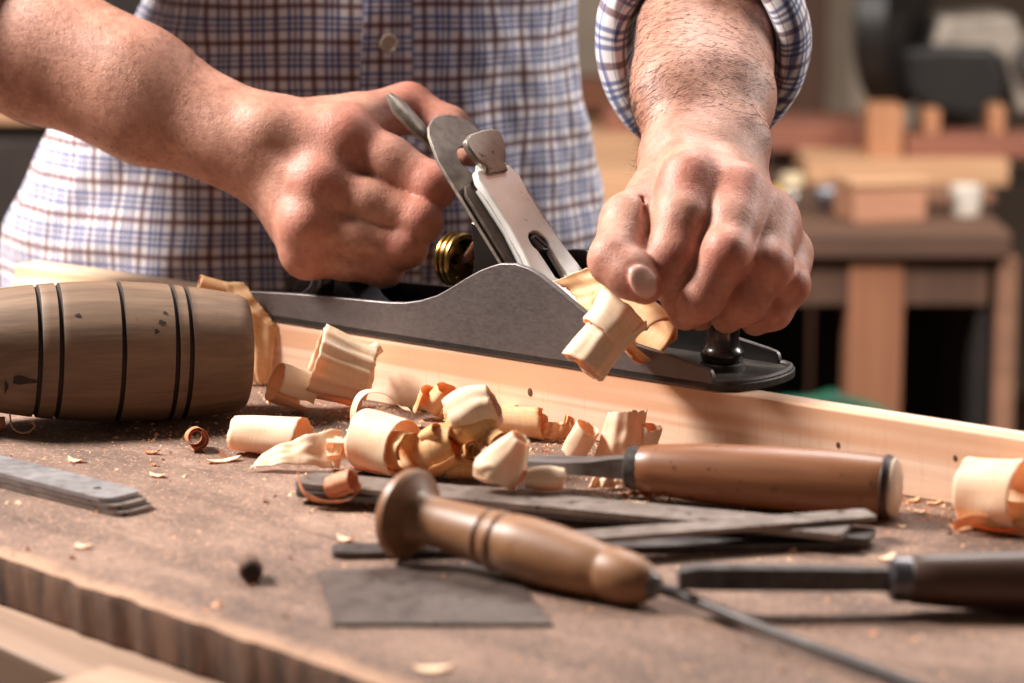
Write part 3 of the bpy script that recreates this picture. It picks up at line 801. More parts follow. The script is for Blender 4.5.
# arm hair
def hairs(verts, faces, keep, n, length, flow, seed, name):
    R = np.random.default_rng(seed)
    tri = verts[faces]; ctr = tri.mean(1); ok = np.where([keep(p) for p in ctr])[0]
    d1 = tri[ok, 2] - tri[ok, 0]; d2 = tri[ok, 3] - tri[ok, 1]; N = np.cross(d1, d2)
    A = np.linalg.norm(N, axis=1); N /= A[:, None]
    pick = R.choice(len(ok), n, p=A / A.sum())
    v = []; f = []
    for k in pick:
        p = ctr[ok[k]]; nr = N[k]
        t = V(flow(p)) + R.normal(0, .16, 3); t -= nr * (t @ nr); t = unit(t)
        L = length * R.uniform(.5, 1.15); s_ = np.cross(nr, t); b = len(v); bend = R.normal(0, .22)
        for j, (tt, hh) in enumerate(((0, -.0003), (.35, .0009), (.7, .0014), (1, .0013))):
            c = p + t * L * tt + s_ * bend * L * tt * tt + nr * hh; w = .000075 * (1 - .75 * tt)
            for q in range(3):
                an = q * 2 * PI / 3; v.append(c + s_ * w * math.cos(an) + nr * w * math.sin(an))
        for j in range(3):
            for q in range(3):
                a0 = b + j * 3 + q; a1 = b + j * 3 + (q + 1) % 3; f.append((a0, a1, a1 + 3, a0 + 3))
    me = bpy.data.meshes.new(name); me.from_pydata([tuple(x) for x in v], [], f); me.update()
    return finish(me, name, M_HAIR, body, 180)
M_HAIR = plain('arm_hair_brown', (46, 28, 20), .4)
axF = unit(armF[0] - armF[3]); axR = unit(armR[0] - armR[3])
def kF(p):
    s_ = (p - armF[0]) @ axF; return -.15 < s_ < -.004
def kR(p):
    s_ = (p - armR[0]) @ axR; return -.20 < s_ < -.02
o = hairs(hf_v, hf_f, kF, 3000, .024, lambda p: axF * .25 - RGT * 1.0 - V([0, 0, .12]), 3, 'arm_hair'); tag(o, kind='stuff')
o = hairs(hr_v, hr_f, kR, 1800, .016, lambda p: axR * .5 - UPV * .8, 4, 'arm_hair'); tag(o, kind='stuff')
# ------------------------------------------------------------------ tools on the bench
def rest(objs, z=0.0):
    """lower a group of (already world-space) points so that the lowest touches z"""
    pass
def axisM(p, d):
    """frame at p whose local x runs along d, local z near up"""
    d = Vector(d).normalized(); y = Vector((0, 0, 1)).cross(d)
    y = y.normalized() if y.length > 1e-4 else Vector((0, 1, 0)); z = d.cross(y)
    M = Matrix((d, y, z)).transposed().to_4x4(); M.translation = Vector(p); return M

# --- barrel mallet lying on its side
M_MAL = wood('worn_beech_mallet', (96, 74, 58), (142, 114, 92), axis=0, scale=70, stretch=.08, rough=.6, spots=(84, 58, 42), spot_scale=42, spot_t=.68, bump=.25)
M_GRV = plain('burnt_groove', (46, 32, 25), .8)
ang = math.radians(15); tilt = math.radians(3.5)
Rm, L2 = .0378, .0725
c0 = bz(113, 424); ctr = V([c0[0], c0[1] + .006, Rm + .0008])
MT = thing('mallet', 'barrel shaped wooden mallet with dark turned rings lying at the left', 'mallet', loc=ctr, rot=(0, 0, ang))
LMx = Matrix.Rotation(tilt, 4, 'Y')
def mr(x): return .0378 - .0068 * (x / L2) ** 2
gro = [-.042, -.031, .0015, .030, .0375]
prof = [(-L2, .010), (-L2, mr(L2) - .004), (-L2 + .001, mr(L2) - .0015), (-L2 + .004, mr(L2))]
x = -L2 + .006
gs = sorted(gro)
for g in gs + [None]:
    end = (g - .0013) if g is not None else L2 - .005
    k = max(2, int((end - x) / .003))
    for i in range(k): prof.append((x + (end - x) * i / k, mr(x + (end - x) * i / k)))
    prof.append((end, mr(end)))
    if g is not None:
        prof += [(g - .0007, mr(g) - .0014), (g + .0007, mr(g) - .0014), (g + .0013, mr(g))]; x = g + .0016
prof += [(L2 - .0035, mr(L2)), (L2 - .0012, mr(L2) - .0012), (L2 - .0003, mr(L2) - .003), (L2, mr(L2) - .006), (L2, .008)]
hb = MB().lathe(prof, 72, LMx).build('mallet_head', M_MAL, MT, smooth=40)
hb.data.materials.append(M_GRV)
inv = LMx.inverted()
for p in hb.data.polygons:
    q = inv @ p.center
    if any(abs(q.x - g) < .0011 for g in gs) and abs(q.x) < L2 - .002: p.material_index = 1
hp = [(-L2 + .001, .0125), (-L2 - .010, .0125), (-L2 - .04, .0142), (-L2 - .09, .0165), (-L2 - .13, .0158), (-L2 - .15, .012), (-L2 - .152, .005)]
MB().lathe(hp, 40, LMx).build('handle', wood('beech_handle', (140, 108, 82), (176, 142, 112), axis=0, scale=70, stretch=.08), MT, smooth=60)
def mark(x, w, lx, lw, nm='dent'):
    mb = MB(); n = 14; v = []; f = []
    for i in range(n):
        t = 2 * PI * i / n; k = 1 + .25 * math.sin(3 * t + x * 90)
        xx = x + lx * math.cos(t) * k; ww = w + lw * math.sin(t) * k / .037
        r = mr(xx) + .00025; v.append((xx, -r * math.cos(ww), r * math.sin(ww)))
    r = mr(x) + .0003; v.append((x, -r * math.cos(w), r * math.sin(w)))
    f = [(i, (i + 1) % n, n) for i in range(n)]
    return mb.add(v, f, LMx).build(nm, M_GRV, MT, smooth=180)
mark(-.0505, -.28, .0062, .0026); mark(-.0590, -.42, .0010, .0042)
mark(.0215, .62, .0020, .0012); mark(.0185, .48, .0012, .0014); mark(.0235, .78, .0012, .0008); mark(-.0225, .72, .0016, .0010)

# --- wood chisel behind the blades
M_HND = wood('varnished_handle', (112, 66, 38), (150, 96, 60), axis=0, scale=60, stretch=.1, rough=.42, spots=(62, 36, 24), spot_scale=85, spot_t=.61, coat=.1)
M_BLADE = metal('dull_blade_steel', (92, 86, 86), (142, 134, 132), rough=.4, metallic=.6, scale=180, spots=(64, 52, 46), spot_t=.62, brush=(.2, 1, 1))
M_DARKST = metal('dark_steel', (56, 50, 50), (96, 90, 88), rough=.38, metallic=.5, scale=120)
h0 = bz(637, 504) ; h1 = bz(903, 529)
HR = .0155
h0 = V([h0[0], h0[1] + .010, HR]); h1 = V([h1[0], h1[1] + .016, HR + .0015])
d = h1 - h0; Lh = np.linalg.norm(d)
CH = thing('chisel', 'wood chisel with a fat orange brown handle lying parallel to the board', 'chisel', loc=(h0[0], h0[1], 0), rot=(0, 0, math.atan2(d[1], d[0])))
M0 = Matrix.Translation((0, 0, HR))
MB().lathe([(0, .0095), (.002, .0108), (.01, .0122), (Lh * .25, .0142), (Lh * .5, .0154), (Lh * .75, .0158), (Lh * .90, .0152), (Lh * .96, .0146), (Lh * .985, .0132), (Lh * .995, .010), (Lh, .003)], 16, M0).build('handle', M_HND, CH, smooth=60)
MB().lathe([(Lh * .972, .0138), (Lh * .984, .0140), (Lh * .998, .0115), (Lh * 1.002, .004)], 40, M0).build('end_cap', plain('worn_end_grain', (196, 168, 146), .6), CH, smooth=40)
MB().lathe([(Lh * .945, .0150), (Lh * .95, .0155), (Lh * .968, .0148), (Lh * .972, .0142)], 40, M0).build('end_band', plain('darkened_band', (58, 36, 26), .5), CH, smooth=40)
MB().lathe([(-.0045, .0092), (-.0035, .0104), (.0015, .0108), (.002, .009)], 40, M0).build('ferrule', M_DARKST, CH)
bl = [(-.0045, .0052, .0052, 0), (-.012, .0050, .0048, -.0005), (-.022, .0075, .0034, -.001), (-.034, .0092, .0028, -.0012), (-.062, .0092, .0020, -.0018), (-.076, .0092, .0003, -.0028)]
def bladeM(sec, M):
    v = []; f = []
    for (x, w, t, z) in sec: v += [(x, -w, z - t), (x, w, z - t), (x, w * .82, z + t), (x, -w * .82, z + t)]
    for i in range(len(sec) - 1):
        for k in range(4): f.append((i * 4 + k, i * 4 + (k + 1) % 4, i * 4 + 4 + (k + 1) % 4, i * 4 + 4 + k))
    f += [(0, 1, 2, 3), tuple(len(sec) * 4 - 4 + k for k in (3, 2, 1, 0))]
    return MB().add(v, f, M)
bladeM(bl, M0).build('blade', M_BLADE, CH, bevel=.0004)

# --- gouge at the lower right
g0 = bz(893, 616); g1 = bz(1040, 616)
GR = .0136; yaw = math.atan2((g1 - g0)[1], (g1 - g0)[0])
GO = thing('gouge', 'narrow chisel with a dark brown handle running out of the frame at lower right', 'chisel', loc=(g0[0], g0[1] + .004, 0), rot=(0, 0, yaw + .02))
M0 = Matrix.Translation((0, 0, GR + .001)) @ Matrix.Rotation(.030, 4, 'Y')
M_DKH = wood('dark_walnut_handle', (48, 27, 16), (84, 50, 30), axis=0, scale=60, stretch=.1, rough=.45, coat=.05)
MB().lathe([(.006, .0085), (.008, .0102), (.02, .0112), (.05, .0130), (.09, .0136), (.12, .0130), (.135, .0110), (.14, .006)], 36, M0).build('handle', M_DKH, GO, smooth=60)
MB().lathe([(-.002, .0062), (-.0005, .0088), (.0015, .0096), (.008, .0096), (.0085, .0088)], 36, M0).build('ferrule', metal('ferrule_steel', (70, 68, 72), (120, 116, 120), .35), GO)
bladeM([(0, .0042, .0046, 0), (-.010, .0042, .0044, 0), (-.03, .0054, .0046, 0), (-.080, .0062, .0046, -.0006), (-.089, .0062, .0036, -.0012)], M0).build('blade', M_DARKST, GO, bevel=.0004)

# --- awl with a turned handle in the foreground
M_TURN = wood('turned_boxwood', (112, 74, 46), (152, 106, 70), axis=0, scale=50, stretch=.1, rough=.5, coat=.05)
RP = .0205
a0 = bz(411, 562); a1 = bz(655, 612)
a0 = V([a0[0], a0[1] + .004, RP]); a1 = V([a1[0], a1[1] + .004, .0098])
d = a1 - a0; La = np.linalg.norm(d); d /= La
M0 = axisM(a0, d)
AW = thing('awl', 'turned wooden awl with a mushroom end lying across the square plate in the foreground', 'awl', loc=(a0[0], a0[1], 0))
M0 = Matrix.Translation((-a0[0], -a0[1], 0)) @ M0
k = La
MB().lathe([(-.0075, .006), (-.0074, .0135), (-.0060, .0180), (-.0035, .0202), (-.0005, .0206), (.0012, .0196), (.0030, .0160), (.0055, .0125), (.0100, .0110), (.020, .0112), (k * .30, .0121), (k * .325, .0128),
            (k * .335, .0120), (k * .35, .0120), (k * .36, .0130), (k * .385, .0133), (k * .395, .0124), (k * .41, .0125), (k * .425, .0133), (k * .50, .0138), (k * .60, .0136), (k * .72, .0124), (k * .785, .0116),
            (k * .80, .0110), (k * .815, .0110), (k * .83, .0117), (k * .90, .0112), (k * .96, .0090), (k * .99, .0062), (k, .004)], 56, M0).build('handle', M_TURN, AW, smooth=30)
MB().lathe([(k * .985, .0058), (k * 1.0, .0056), (k * 1.012, .0042), (k * 1.013, .003)], 28, M0).build('ferrule', M_DARKST, AW)
tip = bz(905, 690); tip = V([tip[0], tip[1], .0035])
tp = [a1 + d * .004, a1 + d * .02 + V([0, 0, -.001]), (a1 + tip) / 2 + V([0, .0, -.0005]), tip, tip + (tip - a1) * .15]
tp = [p - V([a0[0], a0[1], 0]) for p in tp]; tp[-1][2] = .0015
MB().tube(spline(tp, 6), list(np.linspace(.0028, .0020, 25)), 14).build('spike', metal('blackened_steel', (40, 34, 34), (70, 62, 60), rough=.5, metallic=.4), AW)

# --- flat steel strips, a loose stack
def strip(label, q0, q1, w, t, z0, z1, mat, group='flat steel strips stacked on the bench', hole=None, side=1):
    """q0,q1: bench positions of the front lower edge ends"""
    q0 = V([q0[0], q0[1], 0]); q1 = V([q1[0], q1[1], 0]); d = q1 - q0; L = np.linalg.norm(d)
    T = thing('steel_strip', label, 'steel strip', loc=(q0[0], q0[1], z0), rot=(0, -math.atan2(z1 - z0, L), math.atan2(d[1], d[0])), group=group)
    r = min(.006, w * .35)
    ol = [(0, r)] + arc(r, w - r, r, PI, PI / 2, 5) + [(L - .002, w), (L, w - .002), (L, .002), (L - .002, 0)] + arc(r, r, r, -PI / 2, -PI, 5)
    hs = [[(hole + .0022 * math.cos(a_), w * .5 + .0022 * math.sin(a_)) for a_ in np.linspace(0, 2 * PI, 17)[:-1]]] if hole else []
    MB().plate(ol[::-1], hs, 0, t).build('strip_body', mat, T, bevel=.0003)
    return T
Z = .0
def lay(p0, p1, z): return bz(*p0, z), bz(*p1, z)
M_ST1 = metal('old_strip_steel', (104, 93, 87), (146, 133, 126), rough=.40, metallic=.45, scale=160, spots=(60, 44, 36), spot_t=.60)
a_, b_ = lay((332, 560), (872, 549), 0); strip('lowest long steel strip, showing beneath the crossed pair at its right end', a_, b_, .016, .0030, .0002, .0002, M_DARKST)
a_, b_ = lay((292, 497), (868, 545), .0036); strip('long dark steel strip lying second from the bottom of the crossed stack', a_, b_, .020, .0028, .0036, .0036, M_DARKST)
a_, b_ = lay((291, 488), (840, 541), .0068); strip('wide grey steel strip with a rounded left end under the curly orange shaving', a_, b_, .024, .0028, .0068, .0068, M_ST1, hole=.016)
a_, b_ = lay((560, 546), (878, 521), .0100); strip('steel strip on top of the stack, pointing up to the right end', a_, b_, .0155, .0022, .0100, .0100, M_ST1)
# left stack
M_ST2 = metal('bright_strip_steel', (128, 124, 127), (166, 162, 163), rough=.36, metallic=.4, scale=140, spots=(110, 96, 88), spot_t=.66)
e = bz(106, 515, 0); s0 = bz(-60, 473, 0)
for i, (lb, dx) in enumerate((('lowest of the flat blades stacked at the left edge', .010), ('middle flat blade of the stack at the left edge', .006), ('topmost bright flat blade with a small hole at the left edge', 0))):
    dd = unit(e - s0); q0 = s0 + V([0, .0008 * i, 0]); q1 = e + dd * dx
    strip(lb, q1, q0, .0235, .0022, .0002 + .0026 * i, .0002 + .0026 * i, M_ST2 if i == 2 else M_ST1, 'flat blades stacked at the left', hole=.02)
for o in [x for x in COL.objects if x.get('group') == 'flat blades stacked at the left']:
    for ch in o.children:                                   # strips run the other way: width to the far side
        for vv in ch.data.vertices: vv.co.y *= -1
        ch.data.flip_normals()

# --- square scraper plate
pts = [bz(*q, .0014) for q in ((319, 571), (505, 562), (553, 624), (333, 624))]
c = sum(pts) / 4
o = thing('scraper_plate', 'thin dark square steel scraper plate under the awl', 'scraper', loc=(c[0], c[1], .0002))
MB().plate([(p[0] - c[0], p[1] - c[1]) for p in pts][::-1], [], 0,   .0014).build('plate_body', metal('brown_scraper_steel', (66, 54, 49), (98, 84, 78), rough=.5, metallic=.4, scale=90, spots=(52, 40, 36), spot_t=.6), o, bevel=.0003)
# --- small turned peg
q = bz(250, 581)
o = thing('wooden_peg', 'small dark round wooden peg lying alone in the left foreground', 'peg', loc=(q[0], q[1] + .003, 0))
PM = axisM((0, 0, .0052), (.12, -.95, .02))
MB().lathe([(-.007, .003), (-.0065, .0046), (.004, .0053), (.0068, .0051), (.0078, .0040)], 28, PM).build('shank', wood('dark_peg', (70, 44, 30), (110, 74, 52), scale=90), o)
MB().lathe([(.0072, .0039), (.0083, .0036), (.0085, .001)], 24, PM).build('end_face', plain('dark_end', (30, 20, 16), .7), o)
# ------------------------------------------------------------------ wood shavings
def shaving_mat(name, c0, c1, c2):
    m = Mat(name); uv = m.n('UVMap'); mp = m.n('Mapping'); mp.inputs['Scale'].default_value = (1, .22, 1); m.link(uv.outputs[0], mp.inputs[0])
    a = m.noise(mp.outputs[0], 130, 4, .6); b = m.noise(uv.outputs[0], 700, 3, .6)
    mp2 = m.n('Mapping'); mp2.inputs['Scale'].default_value = (.12, 1, 1); m.link(uv.outputs[0], mp2.inputs[0])
    g = m.noise(mp2.outputs[0], 900, 2, .5)
    c = m.ramp(m.math('ADD', m.math('MULTIPLY', a, .7), m.math('MULTIPLY', g, .3)), [(.34, c0), (.52, c1), (.68, c2)])
    m.col(c); m.set(Roughness=.62)
    m.bump(m.math('ADD', m.math('MULTIPLY', g, .6), m.math('MULTIPLY', b, .4)), .25, .0006)
    tr = m.n('BsdfTranslucent'); m.link(m.mix(1.0, c, lin((255, 186, 98)), 'MULTIPLY'), tr.inputs[0])
    mx = m.n('MixShader'); mx.inputs[0].default_value = .31
    m.link(m.b.outputs[0], mx.inputs[1]); m.link(tr.outputs[0], mx.inputs[2])
    m.link(mx.outputs[0], m.N['Material Output'].inputs[0]); return m.m
M_SHV = shaving_mat('pine_shaving', (243, 215, 172), (251, 234, 202), (254, 246, 228))
M_SHO = shaving_mat('amber_shaving', (228, 178, 116), (245, 210, 158), (251, 230, 194))
M_SHG = shaving_mat('golden_glow_shaving', (216, 156, 90), (240, 194, 130), (249, 222, 178))  # deeper gold paints in the glow of light through thin curls
M_SHR = shaving_mat('ruddy_shaving', (200, 130, 92), (222, 162, 122), (238, 194, 160))

def ribbon(pt, ns, nt, seed=0, rag=.0009, thick=.00030):
    """pt(s,t) -> point; s along the strip 0..1, t across 0..1; ends and edges slightly torn"""
    v = []; uv = []
    for i in range(ns + 1):
        for j in range(nt + 1):
            s_, t_ = i / ns, j / nt
            if i in (0, ns):
                s_ += (1 if i == 0 else -1) * .035 * abs(nz(t_ * 6, seed, 2)) + (1 if i == 0 else -1) * .012 * abs(nz(t_ * 23, seed, 8))
            if j in (0, nt): t_ += (1 if j == 0 else -1) * (.09 * abs(nz(s_ * 11, seed, 5 + j)) + .05 * abs(nz(s_ * 37, seed, 6 + j)))
            v.append(V(pt(s_, t_))); uv.append((s_, t_))
    return v, uv
def shave(parts, name, label, mat, base, group='wood shavings on the bench', z=0.0, seed=0, thick=.00030, cat='wood shaving', drop=True, second=None):
    """parts: list of (pt, ns, nt); base: world xy the points are relative to"""
    allv = []; f = []; uvs = []; mi = []; first = len(parts)
    for pi_, (pt, ns, nt) in enumerate(parts):
        v, uv = ribbon(pt, ns, nt, seed); o = len(allv); W = nt + 1
        allv += v
        e = np.linalg.norm(np.array(v).reshape(ns + 1, nt + 1, 3)[1:] - np.array(v).reshape(ns + 1, nt + 1, 3)[:-1], axis=2).mean(1).sum()
        wd_ = np.linalg.norm(v[nt] - v[0])
        for i in range(ns):
            for j in range(nt):
                q = [i * W + j, i * W + j + 1, (i + 1) * W + j + 1, (i + 1) * W + j]
                mi.append(pi_); f.append(tuple(k + o for k in q)); uvs += [(uv[k][0] * e, uv[k][1] * wd_) for k in q]
        seed += 3
    A = np.array(allv)
    if drop: A[:, 2] += z + .00025 - A[:, 2].min()
    me = bpy.data.meshes.new(name); me.from_pydata([tuple(p) for p in A], [], f); me.update()
    l = me.uv_layers.new(name='UVMap'); l.data.foreach_set('uv', [x for p in uvs for x in p])
    o = finish(me, name, mat, None, 180)
    if second:
        me.materials.append(second[1]); me.polygons.foreach_set('material_index', [1 if k in second[0] else 0 for k in mi])
    o.location = (base[0], base[1], 0)
    sd = o.modifiers.new('sheet', 'SOLIDIFY'); sd.thickness = thick; sd.offset = 0
    return tag(o, label, cat, group)
def roll(c, ax, W, r0, r1, turns, phase=0, cone=0, adv=0, ridge=.0, nr=9, seed=0, skew=0, wob=.12, dome=0):
    """spiral strip: axis ax, strip width W, radius r0 (start) to r1 (end)"""
    c = V(c); ax = unit(ax); e1 = np.cross(ax, V([0, 0, 1.0]))
    if np.linalg.norm(e1) < .05: e1 = V([1.0, 0, 0])
    e1 = unit(e1); e2 = np.cross(ax, e1)
    def pt(s, t):
        a = phase + turns * 2 * PI * s
        r = (r0 + (r1 - r0) * s) * (1 + cone * (t - .5)) * (1 + wob * nz(s * 5 * turns, t * 1.5, seed))
        r *= 1 - dome * (1 - math.sin(PI * min(1, max(0, .08 + .84 * t))))
        r += ridge * math.sin(2 * PI * nr * s * turns + 2 * nz(t * 2, seed, 1))
        return c + ax * ((t - .5 + skew * (s - .5) + .10 * nz(s * 2.5 * turns, seed, 4)) * W + adv * (s - .5)) + (e1 * math.cos(a) + e2 * math.sin(a)) * r
    return (pt, int(44 * max(1, turns)), 14)
def sheet(p, seed=0, curl=0.0, wav=.0015):
    """curved sheet through four corner points p00,p10,p11,p01 bulging by curl along the normal"""
    p = [V(q) for q in p]; n = unit(np.cross(p[1] - p[0], p[3] - p[0]))
    def pt(s, t):
        q = (p[0] * (1 - s) + p[1] * s) * (1 - t) + (p[3] * (1 - s) + p[2] * s) * t
        return q + n * (curl * 4 * s * (1 - s) + wav * nz(s * 4, t * 4, seed) + wav * .4 * math.sin(s * 20 + 3 * t))
    return (pt, 30, 16)
def band(path, width_dir, W, seed=0, twist=0, taper=(1, 1)):
    """strip following a path, its width along width_dir turning by twist"""
    P = spline(path, 10); wd_ = unit(width_dir); n = len(P) - 1
    def pt(s, t):
        x = s * n; i = min(int(x), n - 1); k = x - i; q = P[i] * (1 - k) + P[i + 1] * k
        tg = unit(P[i + 1] - P[i]); a = twist * s
        w = wd_ * math.cos(a) + np.cross(tg, wd_) * math.sin(a)
        return q + w * ((t - .5) * W * (taper[0] + (taper[1] - taper[0]) * s)) + V([0, 0, .0006 * nz(s * 9, t * 3, seed)])
    return (pt, 60, 10)
# directions on the bench: R = right in view, B = away, Uz = up
R_ = V([1.0, 0, 0]); B_ = V([0, 1.0, 0]); U_ = V([0, 0, 1.0])

def foot(x, off):
    """bench point in view column x, off in front of the board's near face"""
    lo_, hi_ = 380.0, 560.0
    for _ in range(40):
        mid = (lo_ + hi_) / 2; q = bz(x, mid)
        if (q - PO) @ PB > BV0 - off: lo_ = mid
        else: hi_ = mid
    return bz(x, hi_)
# 1 the large ridged curl beside the mallet
b = bz(322, 412)
shave([roll((.011, 0, .0215), (.93, .10, -.36), .033, .0188, .0155, 1.85, 2.0, -.22, 0, .0011, 13, 1),
       roll((-.016, -.002, .0115), (.75, .3, -.30), .022, .010, .013, .95, .6, .1, 0, .0002, 6, 2),
       roll((.0265, .006, .0300), (.6, .35, .35), .012, .0032, .0036, 1.1, .4, 0, 0, 0, 5, 3)],
      'wood_shaving', 'largest ridged cream curl standing beside the round mallet end', M_SHV, b, seed=1)
# 2 tube and open sheet in front of it
b = bz(262, 456)
shave([roll((.004, 0, .0098), (.92, -.40, .02), .040, .0088, .0102, 1.25, 1.3, .18, 0, .0001, 5, 4)], 'wood_shaving', 'pale tube shaped shaving lying on its side left of the other rolls', M_SHV, b, seed=4)
b = bz(298, 470)
shave([sheet([(-.024, -.004, .001), (.018, -.006, .0012), (.022, .004, .020), (-.018, .004, .007)], 5, .004, .0012),
       roll((.021, 0, .0085), (.2, .2, 1), .016, .0035, .0045, .6, 2.0, 0, 0, 0, 5, 6)],
      'wood_shaving', 'thin upright sheet of shaving just behind the left end of the steel strips', M_SHV, b, seed=7)
# 3 looping ribbon and the broad roll before it
b = bz(383, 428)
shave([band([(-.016, .002, .0005), (-.0155, .001, .010), (-.011, 0, .0185), (-.003, 0, .0200), (.004, .001, .0165), (.009, .001, .011), (.0145, .002, .009), (.0165, .001, .003), (.0175, 0, .0002)], (.35, -.9, .1), .010, 3, .35, (1, .45))],
      'wood_shaving', 'narrow ribbon arching up in a loop behind the broad split roll', M_SHV, b, seed=9)
b = bz(384, 474)
shave([roll((0, 0, .0150), (.80, -.62, -.06), .026, .0152, .0140, 1.3, .9, -.12, 0, .0001, 5, 8),
       roll((.0060, -.006, .0135), (.80, -.66, .05), .020, .0108, .0070, 1.9, 1.2, .1, 0, .0003, 7, 9),
       roll((-.021, .002, .012), (1, .1, 0), .016, .0045, .0052, .8, .4, 0, 0, 0, 5, 10)],
      'wood_shaving', 'broad cream roll with an amber inner curl in the middle of the bench', M_SHV, b, seed=11, second=((1,), M_SHG))  # amber of the inner curl imitates light passing through the layers
# 4 bulbous curls
b = bz(462, 478)
shave([roll((.004, .004, .0245), (.55, .3, .75), .022, .0120, .0128, 1.5, 1.0, .1, 0, .0003, 6, 12, dome=.4, wob=.2),
       roll((-.010, 0, .0135), (.8, -.4, .35), .022, .0130, .0105, 1.4, .4, -.1, 0, .0003, 6, 13, dome=.3, wob=.2),
       roll((.012, -.003, .0130), (.25, -.9, .2), .015, .0098, .0055, 2.2, 2.4, .1, 0, .0002, 5, 14),
       roll((.002, -.004, .0060), (1, -.1, 0), .018, .0058, .0062, 1.1, 1.1, 0, 0, 0, 5, 15),
       roll((.004, -.009, .0150), (.3, -.9, .3), .010, .0050, .0022, 2.2, .3, .2, 0, .0002, 5, 81, wob=.2),
       roll((.016, -.006, .0200), (.5, -.8, -.2), .011, .0060, .0030, 2.0, 1.7, .1, 0, .0002, 5, 82, wob=.2),
       roll((-.015, -.004, .0220), (.7, -.5, .5), .010, .0046, .0030, 1.6, 2.9, .1, 0, .0001, 5, 83, wob=.2)],
      'wood_shaving', 'tangled knot of honey coloured curls right of the broad split roll', M_SHG, b, seed=15)
shave([roll((.006, .002, .0250), (.86, -.05, .42), .023, .0138, .0118, 1.7, 2.2, -.35, 0, .0005, 7, 12, dome=.25, wob=.2)],
      'wood_shaving', 'rounded cream curl capping the honey coloured tangle', M_SHV, b + V([0, .004, 0]), z=.0150, seed=18)
# 5 cone and little tube on the strips
b = bz(517, 489, .0098)
shave([roll((-.004, 0, .0125), (.45, -.15, .75), .023, .0098, .0088, 1.6, 1.9, -.9, 0, .0003, 6, 16, dome=.15),
       roll((-.013, -.003, .0070), (.9, -.35, 0), .013, .0068, .0050, 1.8, .4, .1, 0, .0003, 6, 17, dome=.3)],
      'wood_shaving', 'cone shaped cream shaving resting at the back edge of the steel strips', M_SHV, b, seed=20, z=.0096)
shave([roll((.0135, -.003, .0062), (1, -.06, .02), .019, .0062, .0050, 1.6, 1.0, .06, 0, .0001, 5, 18, dome=.3)],
      'wood_shaving', 'short plump rolled shaving lying right of the cone shaped one', M_SHV, b, seed=22, z=.0096)
# 6 the row along the foot of the board
b = foot(441, .011)
shave([roll((0, 0, .0085), (.55, -.3, .8), .015, .0085, .0062, 1.2, .7, .05, 0, .0002, 6, 20),
       roll((-.0075, -.001, .0075), (.35, -.3, .9), .014, .0062, .0055, .55, 2.8, 0, 0, 0, 6, 21)],
      'wood_shaving', 'tan curl standing on edge at the foot of the board behind the tangle', M_SHO, b, seed=24)
b = foot(492, .013)
shave([roll((0, .006, .0068), (1, -.22, .02), .040, .0050, .0056, 1.4, .5, .05, 0, .0001, 5, 22)], 'wood_shaving', 'slim rolled tan shaving against the foot of the board', M_SHO, b + V([-.006, 0, 0]), seed=26, z=.001)
b = foot(508, .022)
shave([roll((0, 0, .0075), (1, -.26, -.02), .040, .0070, .0078, 1.4, .9, .25, 0, .0001, 5, 23)], 'wood_shaving', 'longer tan rolled shaving lying before the slim roll by the board', M_SHO, b, seed=28)
b = foot(558, .010)
shave([sheet([(-.012, .001, .002), (.000, -.002, .0005), (.006, 0, .010), (-.010, .002, .010)], 27, .002),
       sheet([(.0005, -.001, .0005), (.009, 0, .004), (.0085, .001, .012), (.004, .001, .0145)], 28, .0015)],
      'wood_shaving', 'crumpled tan flake standing by the board left of the white curl', M_SHO, b, seed=30)
# 7 cream curls behind the chisel neck
b = bz(612, 462)
shave([sheet([(-.010, -.003, .0), (.014, -.005, .0), (.018, .003, .026), (-.002, .003, .0245)], 31, .005, .0007),
       roll((.0185, .0, .0095), (.2, -.2, 1), .018, .0042, .0050, 1.2, 1.0, .1, 0, .0002, 5, 29)],
      'wood_shaving', 'squarish cream shaving standing behind the neck of the chisel', M_SHV, b, seed=32)
shave([roll((-.0165, 0, .0100), (.45, -.2, .85), .018, .0058, .0066, 1.2, 1.4, .1, 0, .0001, 5, 30)],
      'wood_shaving', 'small cream roll leaning left of the squarish upright shaving', M_SHV, b, seed=34)
# 8 the right edge
b = bz(994, 530)
shave([roll((.000, 0, .0170), (.80, -.58, .05), .030, .0168, .0145, 1.3, 1.2, .1, 0, .0002, 6, 31)], 'wood_shaving', 'big white roll with an amber inside at the right edge by the board', M_SHV, b, seed=36)
shave([band([(-.020, -.006, .0), (-.010, -.010, .004), (.004, -.012, .002), (.014, -.014, .009), (.026, -.012, .010)], (0, -.5, .8), .008, 37, .5),
       roll((.010, -.010, .0065), (.8, -.6, 0), .016, .0060, .0048, 1.2, .3, 0, 0, .0002, 6, 33)], 'wood_shaving', 'crumpled amber shaving in front of the big white roll at the right edge', M_SHO, b, seed=38)
# 9 at the mallet
b = bz(196, 450)
shave([roll((0, 0, .0060), (.25, -.95, .1), .014, .0060, .0032, 2.0, 1.0, .1, 0, 0, 5, 35)], 'wood_shaving', 'small pinkish curl below the ringed end of the mallet', M_SHR, b, seed=40)
b = bz(14, 434)
shave([band([(-.002, .001, .011), (-.001, 0, .004), (.003, -.001, .0008), (.008, -.001, .0012), (.011, 0, .004), (.009, .001, .006)], (.1, -.9, .2), .008, 41, .2)], 'wood_shaving', 'tiny yellow hook of shaving in front of the mallet at the left edge', M_SHO, b, seed=41)
b = bz(2, 432)
shave([roll((-.004, 0, .004), (1, .2, 0), .012, .004, .003, 1.2, 1, 0, 0, 0, 5, 42)], 'wood_shaving', 'scrap of pinkish shaving cut off by the left edge under the mallet', M_SHR, b, seed=43)
